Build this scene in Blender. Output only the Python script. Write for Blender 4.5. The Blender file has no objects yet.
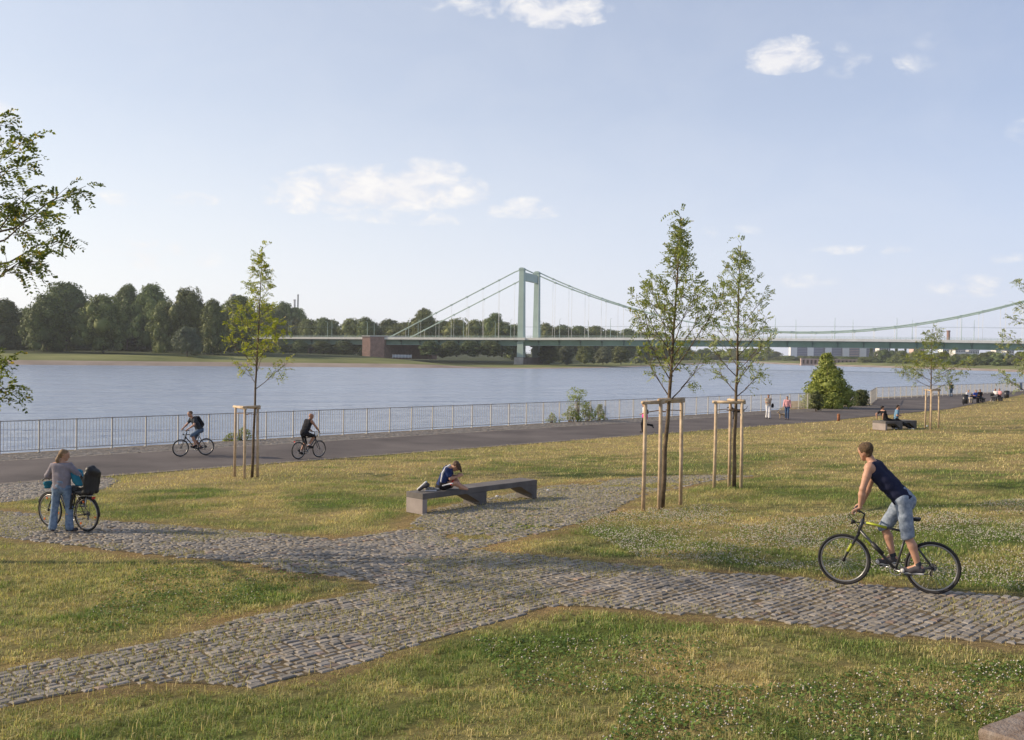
import bpy, math, random
import numpy as np
from mathutils import Vector, Matrix, Euler
R = math.radians
rng = np.random.default_rng(11)
random.seed(7)
S = bpy.context.scene
COL = S.collection

# ------------------------------------------------------------------ camera, sky, sun, exposure
CAMZ = 4.3
F = 995.0
cam_d = bpy.data.cameras.new('camera')
cam_d.sensor_width = 36.0
cam_d.lens = F / 1024 * 36
cam_d.clip_start = 0.1
cam_d.clip_end = 20000
cam = bpy.data.objects.new('camera', cam_d)
COL.objects.link(cam)
PITCH, ROLL = math.atan(15.7 / F), R(0.83)
CM = Matrix.Translation((0, 0, CAMZ)) @ Matrix.Rotation(R(90) - PITCH, 4, 'X') @ Matrix.Rotation(ROLL, 4, 'Z')
cam.matrix_world = CM
S.camera = cam

SUN_EL = R(25)
SUN_AZ = math.atan2(-0.989, 0.12)          # measured from +Y towards +X
sun_dir = Vector((math.sin(SUN_AZ) * math.cos(SUN_EL), math.cos(SUN_AZ) * math.cos(SUN_EL), math.sin(SUN_EL)))
sd = bpy.data.lights.new('sun', 'SUN')
sd.energy = 5.0
sd.angle = R(0.55)
sd.color = (1.0, 0.83, 0.61)
so = bpy.data.objects.new('sun', sd)
so.rotation_euler = sun_dir.to_track_quat('Z', 'Y').to_euler()
so.location = (0, 0, 60)
COL.objects.link(so)

W = bpy.data.worlds.new('World')
S.world = W
W.use_nodes = True
SKY_STRENGTH = 0.122
S.view_settings.view_transform = 'Standard'
S.view_settings.look = 'None'
S.view_settings.exposure = 0.19
S.view_settings.gamma = 1.0
S.view_settings.use_curve_mapping = False
S.cycles.use_denoising = True
S.cycles.max_bounces = 6
S.cycles.diffuse_bounces = 3
S.cycles.transparent_max_bounces = 8
S.cycles.volume_bounces = 0
S.cycles.caustics_reflective = False
S.cycles.caustics_refractive = False

def ray_dir(px, py):
    v = Vector(((px - 512) / F, -(py - 370) / F, -1.0))
    return (CM.to_3x3() @ v).normalized()

# ------------------------------------------------------------------ node helpers
class N:
    def __init__(s, tree):
        s.t = tree
    def __call__(s, typ, **kw):
        n = s.t.nodes.new(typ)
        for k, v in kw.items():
            if k.startswith('i_'):
                n.inputs[k[2:].replace('_', ' ')].default_value = v
            else:
                setattr(n, k, v)
        return n
    def link(s, a, b):
        s.t.links.new(a, b)
    def math(s, op, a, b=None, clamp=False):
        n = s.t.nodes.new('ShaderNodeMath'); n.operation = op; n.use_clamp = clamp
        for i, v in enumerate((a, b)):
            if v is None: continue
            if isinstance(v, (int, float)): n.inputs[i].default_value = v
            else: s.t.links.new(v, n.inputs[i])
        return n.outputs[0]
    def mix(s, f, a, b, blend='MIX'):
        n = s.t.nodes.new('ShaderNodeMix'); n.data_type = 'RGBA'; n.blend_type = blend
        for i, v in ((0, f), (6, a), (7, b)):
            if isinstance(v, (int, float)): n.inputs[i].default_value = v
            elif isinstance(v, (tuple, list)): n.inputs[i].default_value = (*v[:3], 1)
            else: s.t.links.new(v, n.inputs[i])
        return n.outputs[2]
    def ramp(s, f, pts):
        n = s.t.nodes.new('ShaderNodeValToRGB')
        e = n.color_ramp.elements
        while len(e) < len(pts): e.new(0.5)
        for k, (p, c) in enumerate(pts):
            e[k].position = p
            e[k].color = (c, c, c, 1) if isinstance(c, (int, float)) else (*c[:3], 1)
        s.t.links.new(f, n.inputs[0])
        return n.outputs[0]
    def noise(s, scale, detail=3, rough=0.55, vec=None, dist=0.0):
        n = s.t.nodes.new('ShaderNodeTexNoise')
        n.inputs['Scale'].default_value = scale
        n.inputs['Detail'].default_value = detail
        n.inputs['Roughness'].default_value = rough
        n.inputs['Distortion'].default_value = dist
        if vec is not None: s.t.links.new(vec, n.inputs['Vector'])
        return n.outputs['Fac']

def newmat(name):
    m = bpy.data.materials.new(name)
    m.use_nodes = True
    m.node_tree.nodes.clear()
    n = N(m.node_tree)
    out = n('ShaderNodeOutputMaterial')
    b = n('ShaderNodeBsdfPrincipled')
    n.link(b.outputs[0], out.inputs[0])
    return m, n, b, out

def mat(name, col, rough=0.6, var=0.15, scale=6.0, bump=0.0, bscale=30.0, metal=0.0, spec=0.4, col2=None, coord='Object', stretch=None, detail=4, randvar=0.0):
    m, n, b, out = newmat(name)
    tc = n('ShaderNodeTexCoord')
    vec = tc.outputs[coord]
    if stretch:
        mp = n('ShaderNodeMapping'); mp.inputs['Scale'].default_value = stretch
        n.link(vec, mp.inputs[0]); vec = mp.outputs[0]
    f = n.noise(scale, detail, vec=vec)
    f = n.ramp(f, [(0.3, 0.0), (0.7, 1.0)])
    c1 = tuple(max(0, c * (1 - var)) for c in col)
    c2 = col2 if col2 else tuple(min(1, c * (1 + var)) for c in col)
    c = n.mix(f, c1, c2)
    if randvar:
        oi = n('ShaderNodeObjectInfo')
        k = n.math('ADD', n.math('MULTIPLY', oi.outputs['Random'], 2 * randvar), 1 - randvar)
        hs = n('ShaderNodeHueSaturation'); n.link(c, hs.inputs['Color']); n.link(k, hs.inputs['Value'])
        k2 = n.math('ADD', n.math('MULTIPLY', n.math('FRACT', n.math('MULTIPLY', oi.outputs['Random'], 17.3)), 0.05), 0.475)
        n.link(k2, hs.inputs['Hue'])
        c = hs.outputs[0]
    n.link(c, b.inputs['Base Color'])
    b.inputs['Roughness'].default_value = rough
    b.inputs['Metallic'].default_value = metal
    b.inputs['Specular IOR Level'].default_value = spec
    if bump:
        bn = n('ShaderNodeBump'); bn.inputs['Strength'].default_value = bump; bn.inputs['Distance'].default_value = 0.02
        n.link(n.noise(bscale, 4, vec=vec), bn.inputs['Height'])
        n.link(bn.outputs[0], b.inputs['Normal'])
    return m

# ------------------------------------------------------------------ world
def build_world():
    n = N(W.node_tree)
    W.node_tree.nodes.clear()
    out = n('ShaderNodeOutputWorld'); bg = n('ShaderNodeBackground')
    n.link(bg.outputs[0], out.inputs[0])
    bg.inputs[1].default_value = SKY_STRENGTH
    sky = n('ShaderNodeTexSky'); sky.sky_type = 'NISHITA'; sky.sun_disc = False
    sky.sun_elevation = SUN_EL; sky.sun_rotation = SUN_AZ % (2 * math.pi)
    sky.altitude = 0; sky.air_density = 1.0; sky.dust_density = 0.8; sky.ozone_density = 4.5
    tc = n('ShaderNodeTexCoord')
    sep = n('ShaderNodeSeparateXYZ'); n.link(tc.outputs['Generated'], sep.inputs[0])
    X, Y, Z = sep.outputs
    az = n.math('ARCTAN2', X, Y)
    el = n.math('ARCSINE', Z)
    cmb = n('ShaderNodeCombineXYZ'); n.link(az, cmb.inputs[0]); n.link(n.math('MULTIPLY', el, 1.7), cmb.inputs[1])
    nz = n.noise(30, 9, 0.60, cmb.outputs[0], 0.3)
    nz2 = n.noise(9, 6, 0.6, cmb.outputs[0], 0.5)
    clouds = [  # px, py, half width, half height, density
        (555, 14, 48, 16, 1.0), (498, 8, 60, 12, 0.45), (785, 59, 32, 17, 1.15), (880, 68, 40, 12, 0.22), (832, 56, 18, 11, 0.14), (932, 44, 18, 9, 0.10),
        (385, 193, 92, 23, 1.05), (325, 207, 60, 11, 0.45), (425, 180, 40, 18, 0.95), (525, 210, 46, 11, 0.45), (193, 200, 24, 7, 0.4), (112, 200, 22, 8, 0.25),
        (160, 258, 46, 15, 0.32), (405, 218, 70, 9, 0.3), (975, 288, 34, 11, 0.38), (1002, 258, 16, 7, 0.3), (893, 250, 14, 6, 0.36), (845, 251, 30, 5, 0.25),
        (-120, 120, 90, 40, 0.8), (1180, 120, 100, 30, 0.8), (730, 233, 26, 7, 0.2), (800, 282, 30, 8, 0.2)]
    tot = None
    for px, py, hw, hh, dn in clouds:
        d = ray_dir(px, py)
        a0, e0 = math.atan2(d.x, d.y), math.asin(d.z)
        sa, se = hw / F * 1.15, hh / F * 1.15
        dx = n.math('DIVIDE', n.math('SUBTRACT', az, a0), sa)
        dy = n.math('DIVIDE', n.math('SUBTRACT', el, e0), se)
        # flatter underside: steeper fall off below the centre
        dyb = n.math('MULTIPLY', n.math('MINIMUM', dy, 0.0), 0.5)
        dy = n.math('ADD', dy, dyb)
        r2 = n.math('ADD', n.math('MULTIPLY', dx, dx), n.math('MULTIPLY', dy, dy))
        m = n.math('MULTIPLY', n.math('SUBTRACT', 1.0, n.math('MULTIPLY', r2, 0.75)), dn)
        m = n.math('MAXIMUM', m, 0.0)
        tot = m if tot is None else n.math('MAXIMUM', tot, m)
    thr = n.math('ADD', n.math('MULTIPLY', tot, 1.1), n.math('MULTIPLY', n.math('SUBTRACT', nz, 0.51), 3.6))
    msk = n.ramp(n.math('MULTIPLY', thr, n.math('MINIMUM', n.math('MULTIPLY', tot, 5.0), 1.0)), [(0.0, 0.0), (1.0, 0.85)])
    # thin high veil
    veil = n.math('MULTIPLY', n.ramp(nz2, [(0.42, 0.0), (0.75, 1.0)]), 0.10)
    skyc = sky.outputs[0]
    # hazy whitening of the clear sky, strongest low down
    lowf = n.ramp(n.math('ABSOLUTE', el), [(0.0, 0.85), (0.10, 0.66), (0.24, 0.42), (0.45, 0.28), (1.0, 0.2)])
    sx, sy = math.sin(SUN_AZ), math.cos(SUN_AZ)
    side = n.math('ADD', n.math('MULTIPLY', X, sx), n.math('MULTIPLY', Y, sy))
    sidef = n.ramp(n.math('ADD', n.math('MULTIPLY', side, 0.5), 0.5), [(0.10, 0.0), (0.80, 1.0)])
    milk = n.mix(sidef, (4.7, 5.2, 7.1), (7.9, 7.8, 7.75))
    lowf = n.math('ADD', lowf, n.math('MULTIPLY', sidef, 0.10), True)
    c = n.mix(lowf, skyc, milk)
    c = n.mix(veil, c, (6.6, 6.7, 6.9))
    cl = n.mix(n.ramp(nz, [(0.35, 0.0), (0.65, 1.0)]), (6.1, 6.1, 6.5), (7.4, 7.2, 7.0))
    c = n.mix(msk, c, cl)
    n.link(c, bg.inputs[0])
build_world()

# ------------------------------------------------------------------ scene graph helpers
def tag(o, label=None, cat=None, group=None, kind=None):
    if label: o['label'] = label
    if cat: o['category'] = cat
    if group: o['group'] = group
    if kind: o['kind'] = kind
    return o

def thing(name, label, cat, loc=(0, 0, 0), rz=0, group=None):
    o = bpy.data.objects.new(name, None)
    o.empty_display_size = 0.2
    COL.objects.link(o)
    o.location = loc
    o.rotation_euler = (0, 0, rz)
    return tag(o, label, cat, group)

def dup(root, loc, rz=0, scale=1.0, label=None, group=None):
    def cp(o, parent):
        c = o.copy(); COL.objects.link(c)
        if parent is not None:
            c.parent = parent
        for ch in kids.get(o, []): cp(ch, c)
        return c
    kids = {}
    st = [root]
    while st:
        o = st.pop(); kids[o] = CH.get(o.name, [])
        st += kids[o]
    r = cp(root, None)
    r.location = loc; r.rotation_euler = (0, 0, rz)
    r.scale = (scale,) * 3 if isinstance(scale, (int, float)) else scale
    if label: r['label'] = label
    if group: r['group'] = group
    return r
CH = {}

def addobj(name, me, material=None, parent=None, smooth=False):
    o = bpy.data.objects.new(name, me)
    COL.objects.link(o)
    if material is not None:
        for m in (material if isinstance(material, (list, tuple)) else [material]): me.materials.append(m)
    if smooth and len(me.polygons):
        me.polygons.foreach_set('use_smooth', np.ones(len(me.polygons), bool))
    if parent is not None:
        o.parent = parent
        CH.setdefault(parent.name, []).append(o)
    return o

def np_mesh(name, verts, faces, colors=None, flat=False):
    """faces: (n,3) or (n,4) arrays, or a list of such arrays"""
    if not isinstance(faces, list): faces = [faces]
    faces = [np.asarray(f, np.int32) for f in faces if len(f)]
    verts = np.asarray(verts, np.float32).reshape(-1, 3)
    me = bpy.data.meshes.new(name)
    me.vertices.add(len(verts)); me.vertices.foreach_set('co', verts.ravel())
    nl = sum(f.size for f in faces); npol = sum(len(f) for f in faces)
    me.loops.add(nl); me.polygons.add(npol)
    me.loops.foreach_set('vertex_index', np.concatenate([f.ravel() for f in faces]))
    tot = np.concatenate([np.full(len(f), f.shape[1], np.int32) for f in faces])
    st = np.concatenate([[0], np.cumsum(tot)[:-1]]).astype(np.int32)
    me.polygons.foreach_set('loop_start', st)
    try: me.polygons.foreach_set('loop_total', tot)
    except Exception: pass
    if flat: me.attributes.new('sharp_face','BOOLEAN','FACE').data.foreach_set('value', np.ones(npol, bool))
    me.update(calc_edges=True)
    if colors is not None:
        a = me.color_attributes.new('tint', 'FLOAT_COLOR', 'POINT')
        c = np.ones((len(verts), 4), np.float32); c[:, :3] = colors
        a.data.foreach_set('color', c.ravel())
    return me

class MB:
    """collects boxes, tubes and lofts; build() links them as ONE mesh object"""
    def __init__(s): s.v = []; s.f = []; s.n = 0
    def add(s, v, f):
        b = s.n
        s.v += [tuple(p) for p in v]; s.f += [tuple(i + b for i in q) for q in f]; s.n += len(v)
        return s
    def box(s, c, d, rz=0.0, M=None):
        x, y, z = (k / 2 for k in d)
        v = [Vector((a * x, b * y, e * z)) for a in (-1, 1) for b in (-1, 1) for e in (-1, 1)]
        m = M if M is not None else Matrix.Rotation(rz, 3, 'Z')
        v = [m @ p + Vector(c) for p in v]
        return s.add(v, [(0, 1, 3, 2), (4, 6, 7, 5), (0, 4, 5, 1), (2, 3, 7, 6), (0, 2, 6, 4), (1, 5, 7, 3)])
    def prism(s, pts, y0, y1):
        """outline in x,z extruded along y"""
        k = len(pts)
        v = [(p[0], y0, p[1]) for p in pts] + [(p[0], y1, p[1]) for p in pts]
        f = [tuple(range(k)), tuple(range(2 * k - 1, k - 1, -1))]
        f += [(i, i + k, (i + 1) % k + k, (i + 1) % k) for i in range(k)]
        return s.add(v, f)
    def tube(s, pts, r, seg=8, close=False, caps=True, flat=None):
        pts = [Vector(p) for p in pts]; n = len(pts)
        rs = list(r) if isinstance(r, (list, tuple)) else [r] * n
        ref = None; rings = []
        for i, p in enumerate(pts):
            if close: t = pts[(i + 1) % n] - pts[i - 1]
            else: t = pts[min(i + 1, n - 1)] - pts[max(i - 1, 0)]
            if t.length < 1e-9: t = Vector((0, 0, 1))
            t.normalize()
            if ref is None:
                ref = Vector((0, 0, 1)) if abs(t.z) < 0.9 else Vector((1, 0, 0))
            a = ref - t * ref.dot(t)
            if a.length < 1e-6: a = t.orthogonal()
            a.normalize(); ref = a
            b = t.cross(a)
            fl = flat or 1.0
            rings.append([p + (a * math.cos(2 * math.pi * k / seg) + b * math.sin(2 * math.pi * k / seg) * fl) * rs[i] for k in range(seg)])
        v = [q for ring in rings for q in ring]; f = []
        m = n if close else n - 1
        for i in range(m):
            j = (i + 1) % n
            for k in range(seg):
                l = (k + 1) % seg
                f.append((i * seg + k, i * seg + l, j * seg + l, j * seg + k))
        if caps and not close:
            f.append(tuple(range(seg - 1, -1, -1))); f.append(tuple((n - 1) * seg + k for k in range(seg)))
        return s.add(v, f)
    def torus(s, c, R_, r, axis='Y', seg=40, rs=8, flat=None):
        c = Vector(c)
        pts = []
        for k in range(seg):
            a = 2 * math.pi * k / seg
            if axis == 'Y': pts.append(c + Vector((math.cos(a) * R_, 0, math.sin(a) * R_)))
            elif axis == 'Z': pts.append(c + Vector((math.cos(a) * R_, math.sin(a) * R_, 0)))
            else: pts.append(c + Vector((0, math.cos(a) * R_, math.sin(a) * R_)))
        return s.tube(pts, r, rs, close=True, flat=flat)
    def ball(s, c, r, seg=10, rg=6, M=None):
        c = Vector(c); r = r if isinstance(r, (tuple, list)) else (r, r, r)
        v = []; f = []
        for i in range(rg + 1):
            th = math.pi * i / rg
            for k in range(seg):
                a = 2 * math.pi * k / seg
                q = Vector((math.sin(th) * math.cos(a) * r[0], math.sin(th) * math.sin(a) * r[1], math.cos(th) * r[2]))
                if M is not None: q = M @ q
                v.append(c + q)
        for i in range(rg):
            for k in range(seg):
                l = (k + 1) % seg
                f.append((i * seg + k, (i + 1) * seg + k, (i + 1) * seg + l, i * seg + l))
        return s.add(v, f)
    def build(s, name, material, parent=None, smooth=False, bevel=0.0):
        me = bpy.data.meshes.new(name)
        me.from_pydata(s.v, [], s.f); me.update()
        o = addobj(name, me, material, parent, smooth)
        if bevel:
            b = o.modifiers.new('bevel', 'BEVEL'); b.width = bevel; b.segments = 2; b.limit_method = 'ANGLE'; b.angle_limit = R(40)
        return o

# ------------------------------------------------------------------ value noise (numpy)
def vnoise(x, y, scale, seed=0, octaves=3):
    x = np.asarray(x, float) * scale; y = np.asarray(y, float) * scale
    out = 0; amp = 1; tot = 0
    for o in range(octaves):
        xi = np.floor(x).astype(np.int64); yi = np.floor(y).astype(np.int64)
        fx = x - xi; fy = y - yi
        fx = fx * fx * (3 - 2 * fx); fy = fy * fy * (3 - 2 * fy)
        def h(a, b):
            n_ = (a * 374761393 + b * 668265263 + (seed + o * 17) * 1442695041) & 0x7fffffff
            n_ = ((n_ ^ (n_ >> 13)) * 1274126177) & 0x7fffffff
            return ((n_ ^ (n_ >> 16)) & 0xffff) / 65535.0
        v = (h(xi, yi) * (1 - fx) + h(xi + 1, yi) * fx) * (1 - fy) + (h(xi, yi + 1) * (1 - fx) + h(xi + 1, yi + 1) * fx) * fy
        out = out + v * amp; tot += amp; amp *= 0.5; x = x * 2.03 + 11.3; y = y * 2.03 + 7.7
    return out / tot

# ------------------------------------------------------------------ terrain: u runs along the river, q away from it (fence at q = 0)
S2 = math.sqrt(2)
FY = 59.1
def uq(X, Y): return (X + Y) / S2, (FY - (Y - X)) / S2
def xy(u, q):
    d = FY - q * S2            # Y - X
    s = u * S2
    return (s - d) / 2, (s + d) / 2
U_JOG = 92.0
WATER_Z = -2.6
def edge_q(u): return np.where(np.asarray(u, float) < U_JOG - 0.3, -1.3, -9.0)
def gz(X, Y, rough=True):
    X = np.asarray(X, float); Y = np.asarray(Y, float)
    u, q = uq(X, Y)
    z = 0.043 * np.clip(q - 8.5, 0, 45)
    if rough:
        w = np.clip((q - 9.0) / 3, 0, 1)
        z = z + w * ((vnoise(X, Y, 0.22, 3, 3) - 0.5) * 0.12)
    e = edge_q(u)
    t = np.clip((e - q) / 5.0, 0, 1)
    z = z - t * 3.4
    return z
def gpt(px, py, dz=0.0):
    """ground point seen at a pixel of the photograph"""
    d = ray_dir(px, py); o = Vector((0, 0, CAMZ))
    ts = np.arange(3.0, 400.0, 0.5)
    below = (CAMZ + d.z * ts) <= gz(d.x * ts, d.y * ts) + dz
    k = int(np.argmax(below)) if below.any() else len(ts) - 1
    lo, hi = ts[max(0, k - 1)], ts[k]
    for _ in range(30):
        m = (lo + hi) / 2; p = o + d * m
        if p.z > float(gz(p.x, p.y)) + dz: lo = m
        else: hi = m
    p = o + d * lo
    return Vector((p.x, p.y, float(gz(p.x, p.y))))
def at(px, Y, z=0.0):
    """point at distance Y on the vertical line through pixel column px (taken at its height z)"""
    # solve for X so that it projects on column px
    X = (px - 512) / F * Y
    for _ in range(4):
        p = CM.inverted() @ Vector((X, Y, z))
        sx = 512 + F * p.x / -p.z
        X += (px - sx) / F * Y
    return Vector((X, Y, z))
def zat(px, py, Y):
    """height of the ray through a pixel at distance Y"""
    d = ray_dir(px, py)
    return CAMZ + d.z / d.y * Y
def z0pt(px, py, z=0.0):
    d = ray_dir(px, py); t = (z - CAMZ) / d.z
    return Vector((d.x * t, d.y * t, z))
ORD = ['first', 'second', 'third', 'fourth', 'fifth', 'sixth', 'seventh', 'eighth', 'ninth', 'tenth', 'eleventh', 'twelfth', 'thirteenth', 'fourteenth', 'fifteenth', 'sixteenth', 'seventeenth', 'eighteenth', 'nineteenth']
def nth(i):
    if i < 19: return ORD[i]
    tens = {2: 'twenty', 3: 'thirty', 4: 'forty', 5: 'fifty', 6: 'sixty', 7: 'seventy', 8: 'eighty'}
    t, o = divmod(i + 1, 10)
    return (tens[t][:-1] + 'ieth') if o == 0 else tens[t] + '-' + ORD[o - 1]
FN_END = z0pt(873, 405); FF_A = z0pt(876, 399.8); FF_B = z0pt(1024, 391.6)
U_JOG = uq(FN_END.x, FN_END.y)[0]; Q_FAR = (uq(FF_A.x, FF_A.y)[1] + uq(FF_B.x, FF_B.y)[1]) / 2
print('jog', U_JOG, Q_FAR, uq(FF_A.x, FF_A.y), uq(FF_B.x, FF_B.y))
def ground(p): return Vector((p[0], p[1], float(gz(p[0], p[1]))))
# ------------------------------------------------------------------ polygons of the paths (seen outlines put on the ground)
def gpoly(pts): return np.array([gpt(*p)[:2] for p in pts])
def inpoly(X, Y, P):
    X = np.asarray(X); Y = np.asarray(Y); c = np.zeros(X.shape, bool)
    n = len(P)
    for i in range(n):
        x1, y1 = P[i]; x2, y2 = P[i - 1]
        t = ((y1 > Y) != (y2 > Y)) & (X < (x2 - x1) * (Y - y1) / (y2 - y1 + 1e-12) + x1)
        c ^= t
    return c
def polydist(X, Y, P):
    d = np.full(np.shape(X), 1e9)
    for i in range(len(P)):
        a = P[i - 1]; b = P[i]; ab = b - a; L = (ab ** 2).sum() + 1e-12
        t = np.clip(((X - a[0]) * ab[0] + (Y - a[1]) * ab[1]) / L, 0, 1)
        d = np.minimum(d, np.hypot(X - a[0] - t * ab[0], Y - a[1] - t * ab[1]))
    return d
P_MAIN = gpoly([(-150, 504), (0, 511), (100, 520), (176, 526), (240, 532), (301, 536), (333, 540), (363, 536), (407, 529), (440, 535), (462, 549),
                (560, 558), (700, 572), (795, 578), (900, 588), (1024, 598), (1250, 618), (1250, 672), (1024, 645), (900, 636), (807, 625), (741, 618),
                (653, 612), (600, 607), (551, 606), (489, 624), (421, 643), (370, 660), (318, 673), (250, 687), (200, 684), (150, 682), (100, 689),
                (0, 707), (-150, 737), (-150, 702), (0, 672), (32, 665), (87, 655), (125, 648), (175, 638), (250, 617), (335, 598), (380, 586),
                (352, 578), (284, 571), (250, 563), (117, 551), (0, 537), (-150, 528)])
P_BENCH = gpoly([(405, 529), (426, 512), (540, 487), (611, 480), (646, 477), (706, 475), (752, 476), (705, 482), (640, 496), (611, 512), (551, 531),
                 (470, 550), (420, 545)])
P_SHOULD = gpoly([(-150, 490), (0, 484.5), (111, 477.5), (118, 480), (105, 489), (60, 497), (0, 503), (-150, 513)])
LAWN_Q = 8.5

def uq_poly(pts): return np.array([xy(u, q) for u, q in pts])
ASPH_NEAR = [(-60, 8.3), (0, 8.3), (40, 8.3), (66, 8.4), (90, 6.8), (101, 4.6), (118, 1.2), (141, -3.2), (172, -8.2)]
P_ASPH = uq_poly(ASPH_NEAR + [(172, -8.4), (U_JOG + 9, -7.6), (U_JOG + 0.2, -0.5), (88, 2.0), (60, 2.0), (0, 2.0), (-60, 2.0)])
P_STRIP = uq_poly([(-60, 2.0), (0, 2.0), (60, 2.0), (88, 2.0), (91.5, -0.6), (60, -0.6), (0, -0.6), (-60, -0.6)])
P_EDGE = uq_poly([(-60, 8.3), (0, 8.3), (40, 8.3), (66, 8.4), (66, 8.75), (40, 8.75), (0, 8.75), (-60, 8.75)])

def sheet(name, P, dz, step, m, kind='structure'):
    """fills a polygon with a grid following the ground, dz above it"""
    x0, y0 = P.min(0); x1, y1 = P.max(0)
    bm_pts = [tuple(p) for p in P]
    import bmesh
    bm = bmesh.new()
    vs = [bm.verts.new((x, y, 0)) for x, y in bm_pts]
    bm.faces.new(vs)
    bmesh.ops.triangulate(bm, faces=bm.faces[:])
    for ax, lo, hi in ((0, x0, x1), (1, y0, y1)):
        k = math.floor(lo / step) + 1
        while k * step < hi:
            co = [0, 0, 0]; co[ax] = k * step
            no = [0, 0, 0]; no[ax] = 1
            bmesh.ops.bisect_plane(bm, geom=bm.verts[:] + bm.edges[:] + bm.faces[:], dist=1e-5, plane_co=co, plane_no=no)
            k += 1
    co = np.array([v.co[:] for v in bm.verts])
    z = gz(co[:, 0], co[:, 1]) + dz
    for v, zz in zip(bm.verts, z): v.co.z = zz
    bmesh.ops.recalc_face_normals(bm, faces=bm.faces[:])
    me = bpy.data.meshes.new(name); bm.to_mesh(me); bm.free()
    if len(me.polygons) and me.polygons[0].normal.z < 0: me.flip_normals()
    return tag(addobj(name, me, m), kind=kind)

# ------------------------------------------------------------------ lawn colours
GREEN = np.array([0.185, 0.215, 0.068]); LUSH = np.array([0.125, 0.195, 0.042]); DRY = np.array([0.50, 0.40, 0.20]); BROWN = np.array([0.40, 0.265, 0.15])
def smooth(a, b, x):
    t = np.clip((x - a) / (b - a), 0, 1); return t * t * (3 - 2 * t)
def lawn_maps(X, Y):
    u, q = uq(X, Y)
    D = np.hypot(X, Y)
    dp = np.minimum(polydist(X, Y, P_MAIN), polydist(X, Y, P_BENCH))
    n1 = vnoise(X, Y, 0.45, 21, 3); n2 = vnoise(X, Y, 1.7, 5, 3); n3 = vnoise(X, Y, 0.16, 44, 2)
    dry = 0.47 + (n1 - 0.5) * 1.7 + (n2 - 0.5) * 1.3
    dry = dry + 0.38 * smooth(17, 11, q) + 0.12 * smooth(24, 34, Y) - 0.10 * smooth(20, 12, Y) * smooth(-2, 1, X)
    dry = dry + 0.30 * smooth(24, 45, Y) * smooth(-2, 8, X)
    edge = smooth(0.50, 0.05, dp + (n2 - 0.5) * 0.8)
    dry = np.clip(dry, 0, 1)
    brown = np.clip(edge * 0.95 + smooth(0.62, 0.8, n1 * 0.5 + n2 * 0.5) * 0.7 * smooth(25, 15, Y), 0, 1)
    lush = np.clip(smooth(0.50, 0.62, vnoise(X, Y, 1.1, 77, 2)) * smooth(0.55, 0.3, dry) + smooth(0.56, 0.64, n3) * 0.4, 0, 1) * (1 - brown)
    return dry, brown, lush, dp
def lawn_col(X, Y, jit=None):
    dry, brown, lush, dp = lawn_maps(X, Y)
    c = GREEN * (1 - dry[:, None]) + DRY * dry[:, None]
    c = c * (1 - lush[:, None] * 0.7) + LUSH * lush[:, None] * 0.7
    c = c * (1 - brown[:, None] * 0.75) + BROWN * brown[:, None] * 0.75
    return c

# ------------------------------------------------------------------ ground sheet
def build_ground():
    us = np.unique(np.concatenate([np.arange(-150, -30, 6), np.arange(-30, 70, 0.5), np.arange(70, 170, 2), [U_JOG - .35, U_JOG - .25], np.arange(170, 500, 20), np.arange(500, 1300, 80)]))
    qs = np.unique(np.concatenate([np.arange(-16, -8, 1.0), np.arange(-8, 48, 0.5), np.arange(48, 200, 8)]))
    U, Q = np.meshgrid(us, qs, indexing='ij')
    X, Y = xy(U, Q)
    Z = gz(X, Y)
    V = np.stack([X, Y, Z], -1).reshape(-1, 3)
    nu, nq = U.shape
    i = np.arange(nu - 1)[:, None] * nq + np.arange(nq - 1)[None, :]
    f = np.stack([i, i + 1, i + nq + 1, i + nq], -1).reshape(-1, 4)
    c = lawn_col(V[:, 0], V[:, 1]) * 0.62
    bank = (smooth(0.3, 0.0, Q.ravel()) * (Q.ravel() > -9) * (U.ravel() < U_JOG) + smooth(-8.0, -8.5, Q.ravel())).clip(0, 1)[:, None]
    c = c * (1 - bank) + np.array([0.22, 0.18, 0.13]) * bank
    me = np_mesh('ground', V, f, c)
    m, n, b, out = newmat('ground_turf')
    at_ = n('ShaderNodeAttribute', attribute_name='tint')
    tc = n('ShaderNodeTexCoord')
    f1 = n.noise(9, 8, 0.7, tc.outputs['Object']); f2 = n.noise(1.3, 5, 0.6, tc.outputs['Object'])
    col = n.mix(n.ramp(f1, [(0.3, 0.0), (0.72, 1.0)]), (0.5, 0.5, 0.46), (1.35, 1.32, 1.2))
    c = n.mix(1.0, at_.outputs['Color'], col, 'MULTIPLY')
    c = n.mix(n.ramp(f2, [(0.45, 0.0), (0.7, 0.55)]), c, n.mix(1.0, c, (1.15, 0.95, 0.8), 'MULTIPLY'))
    n.link(c, b.inputs['Base Color']); b.inputs['Roughness'].default_value = 0.95; b.inputs['Specular IOR Level'].default_value = 0.1
    bn = n('ShaderNodeBump'); bn.inputs['Strength'].default_value = 0.9; bn.inputs['Distance'].default_value = 0.06
    n.link(n.noise(14, 6, 0.7, tc.outputs['Object']), bn.inputs['Height']); n.link(bn.outputs[0], b.inputs['Normal'])
    # sheet normals must point up
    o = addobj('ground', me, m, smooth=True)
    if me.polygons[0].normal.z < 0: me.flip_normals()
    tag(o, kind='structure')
build_ground()

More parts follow.
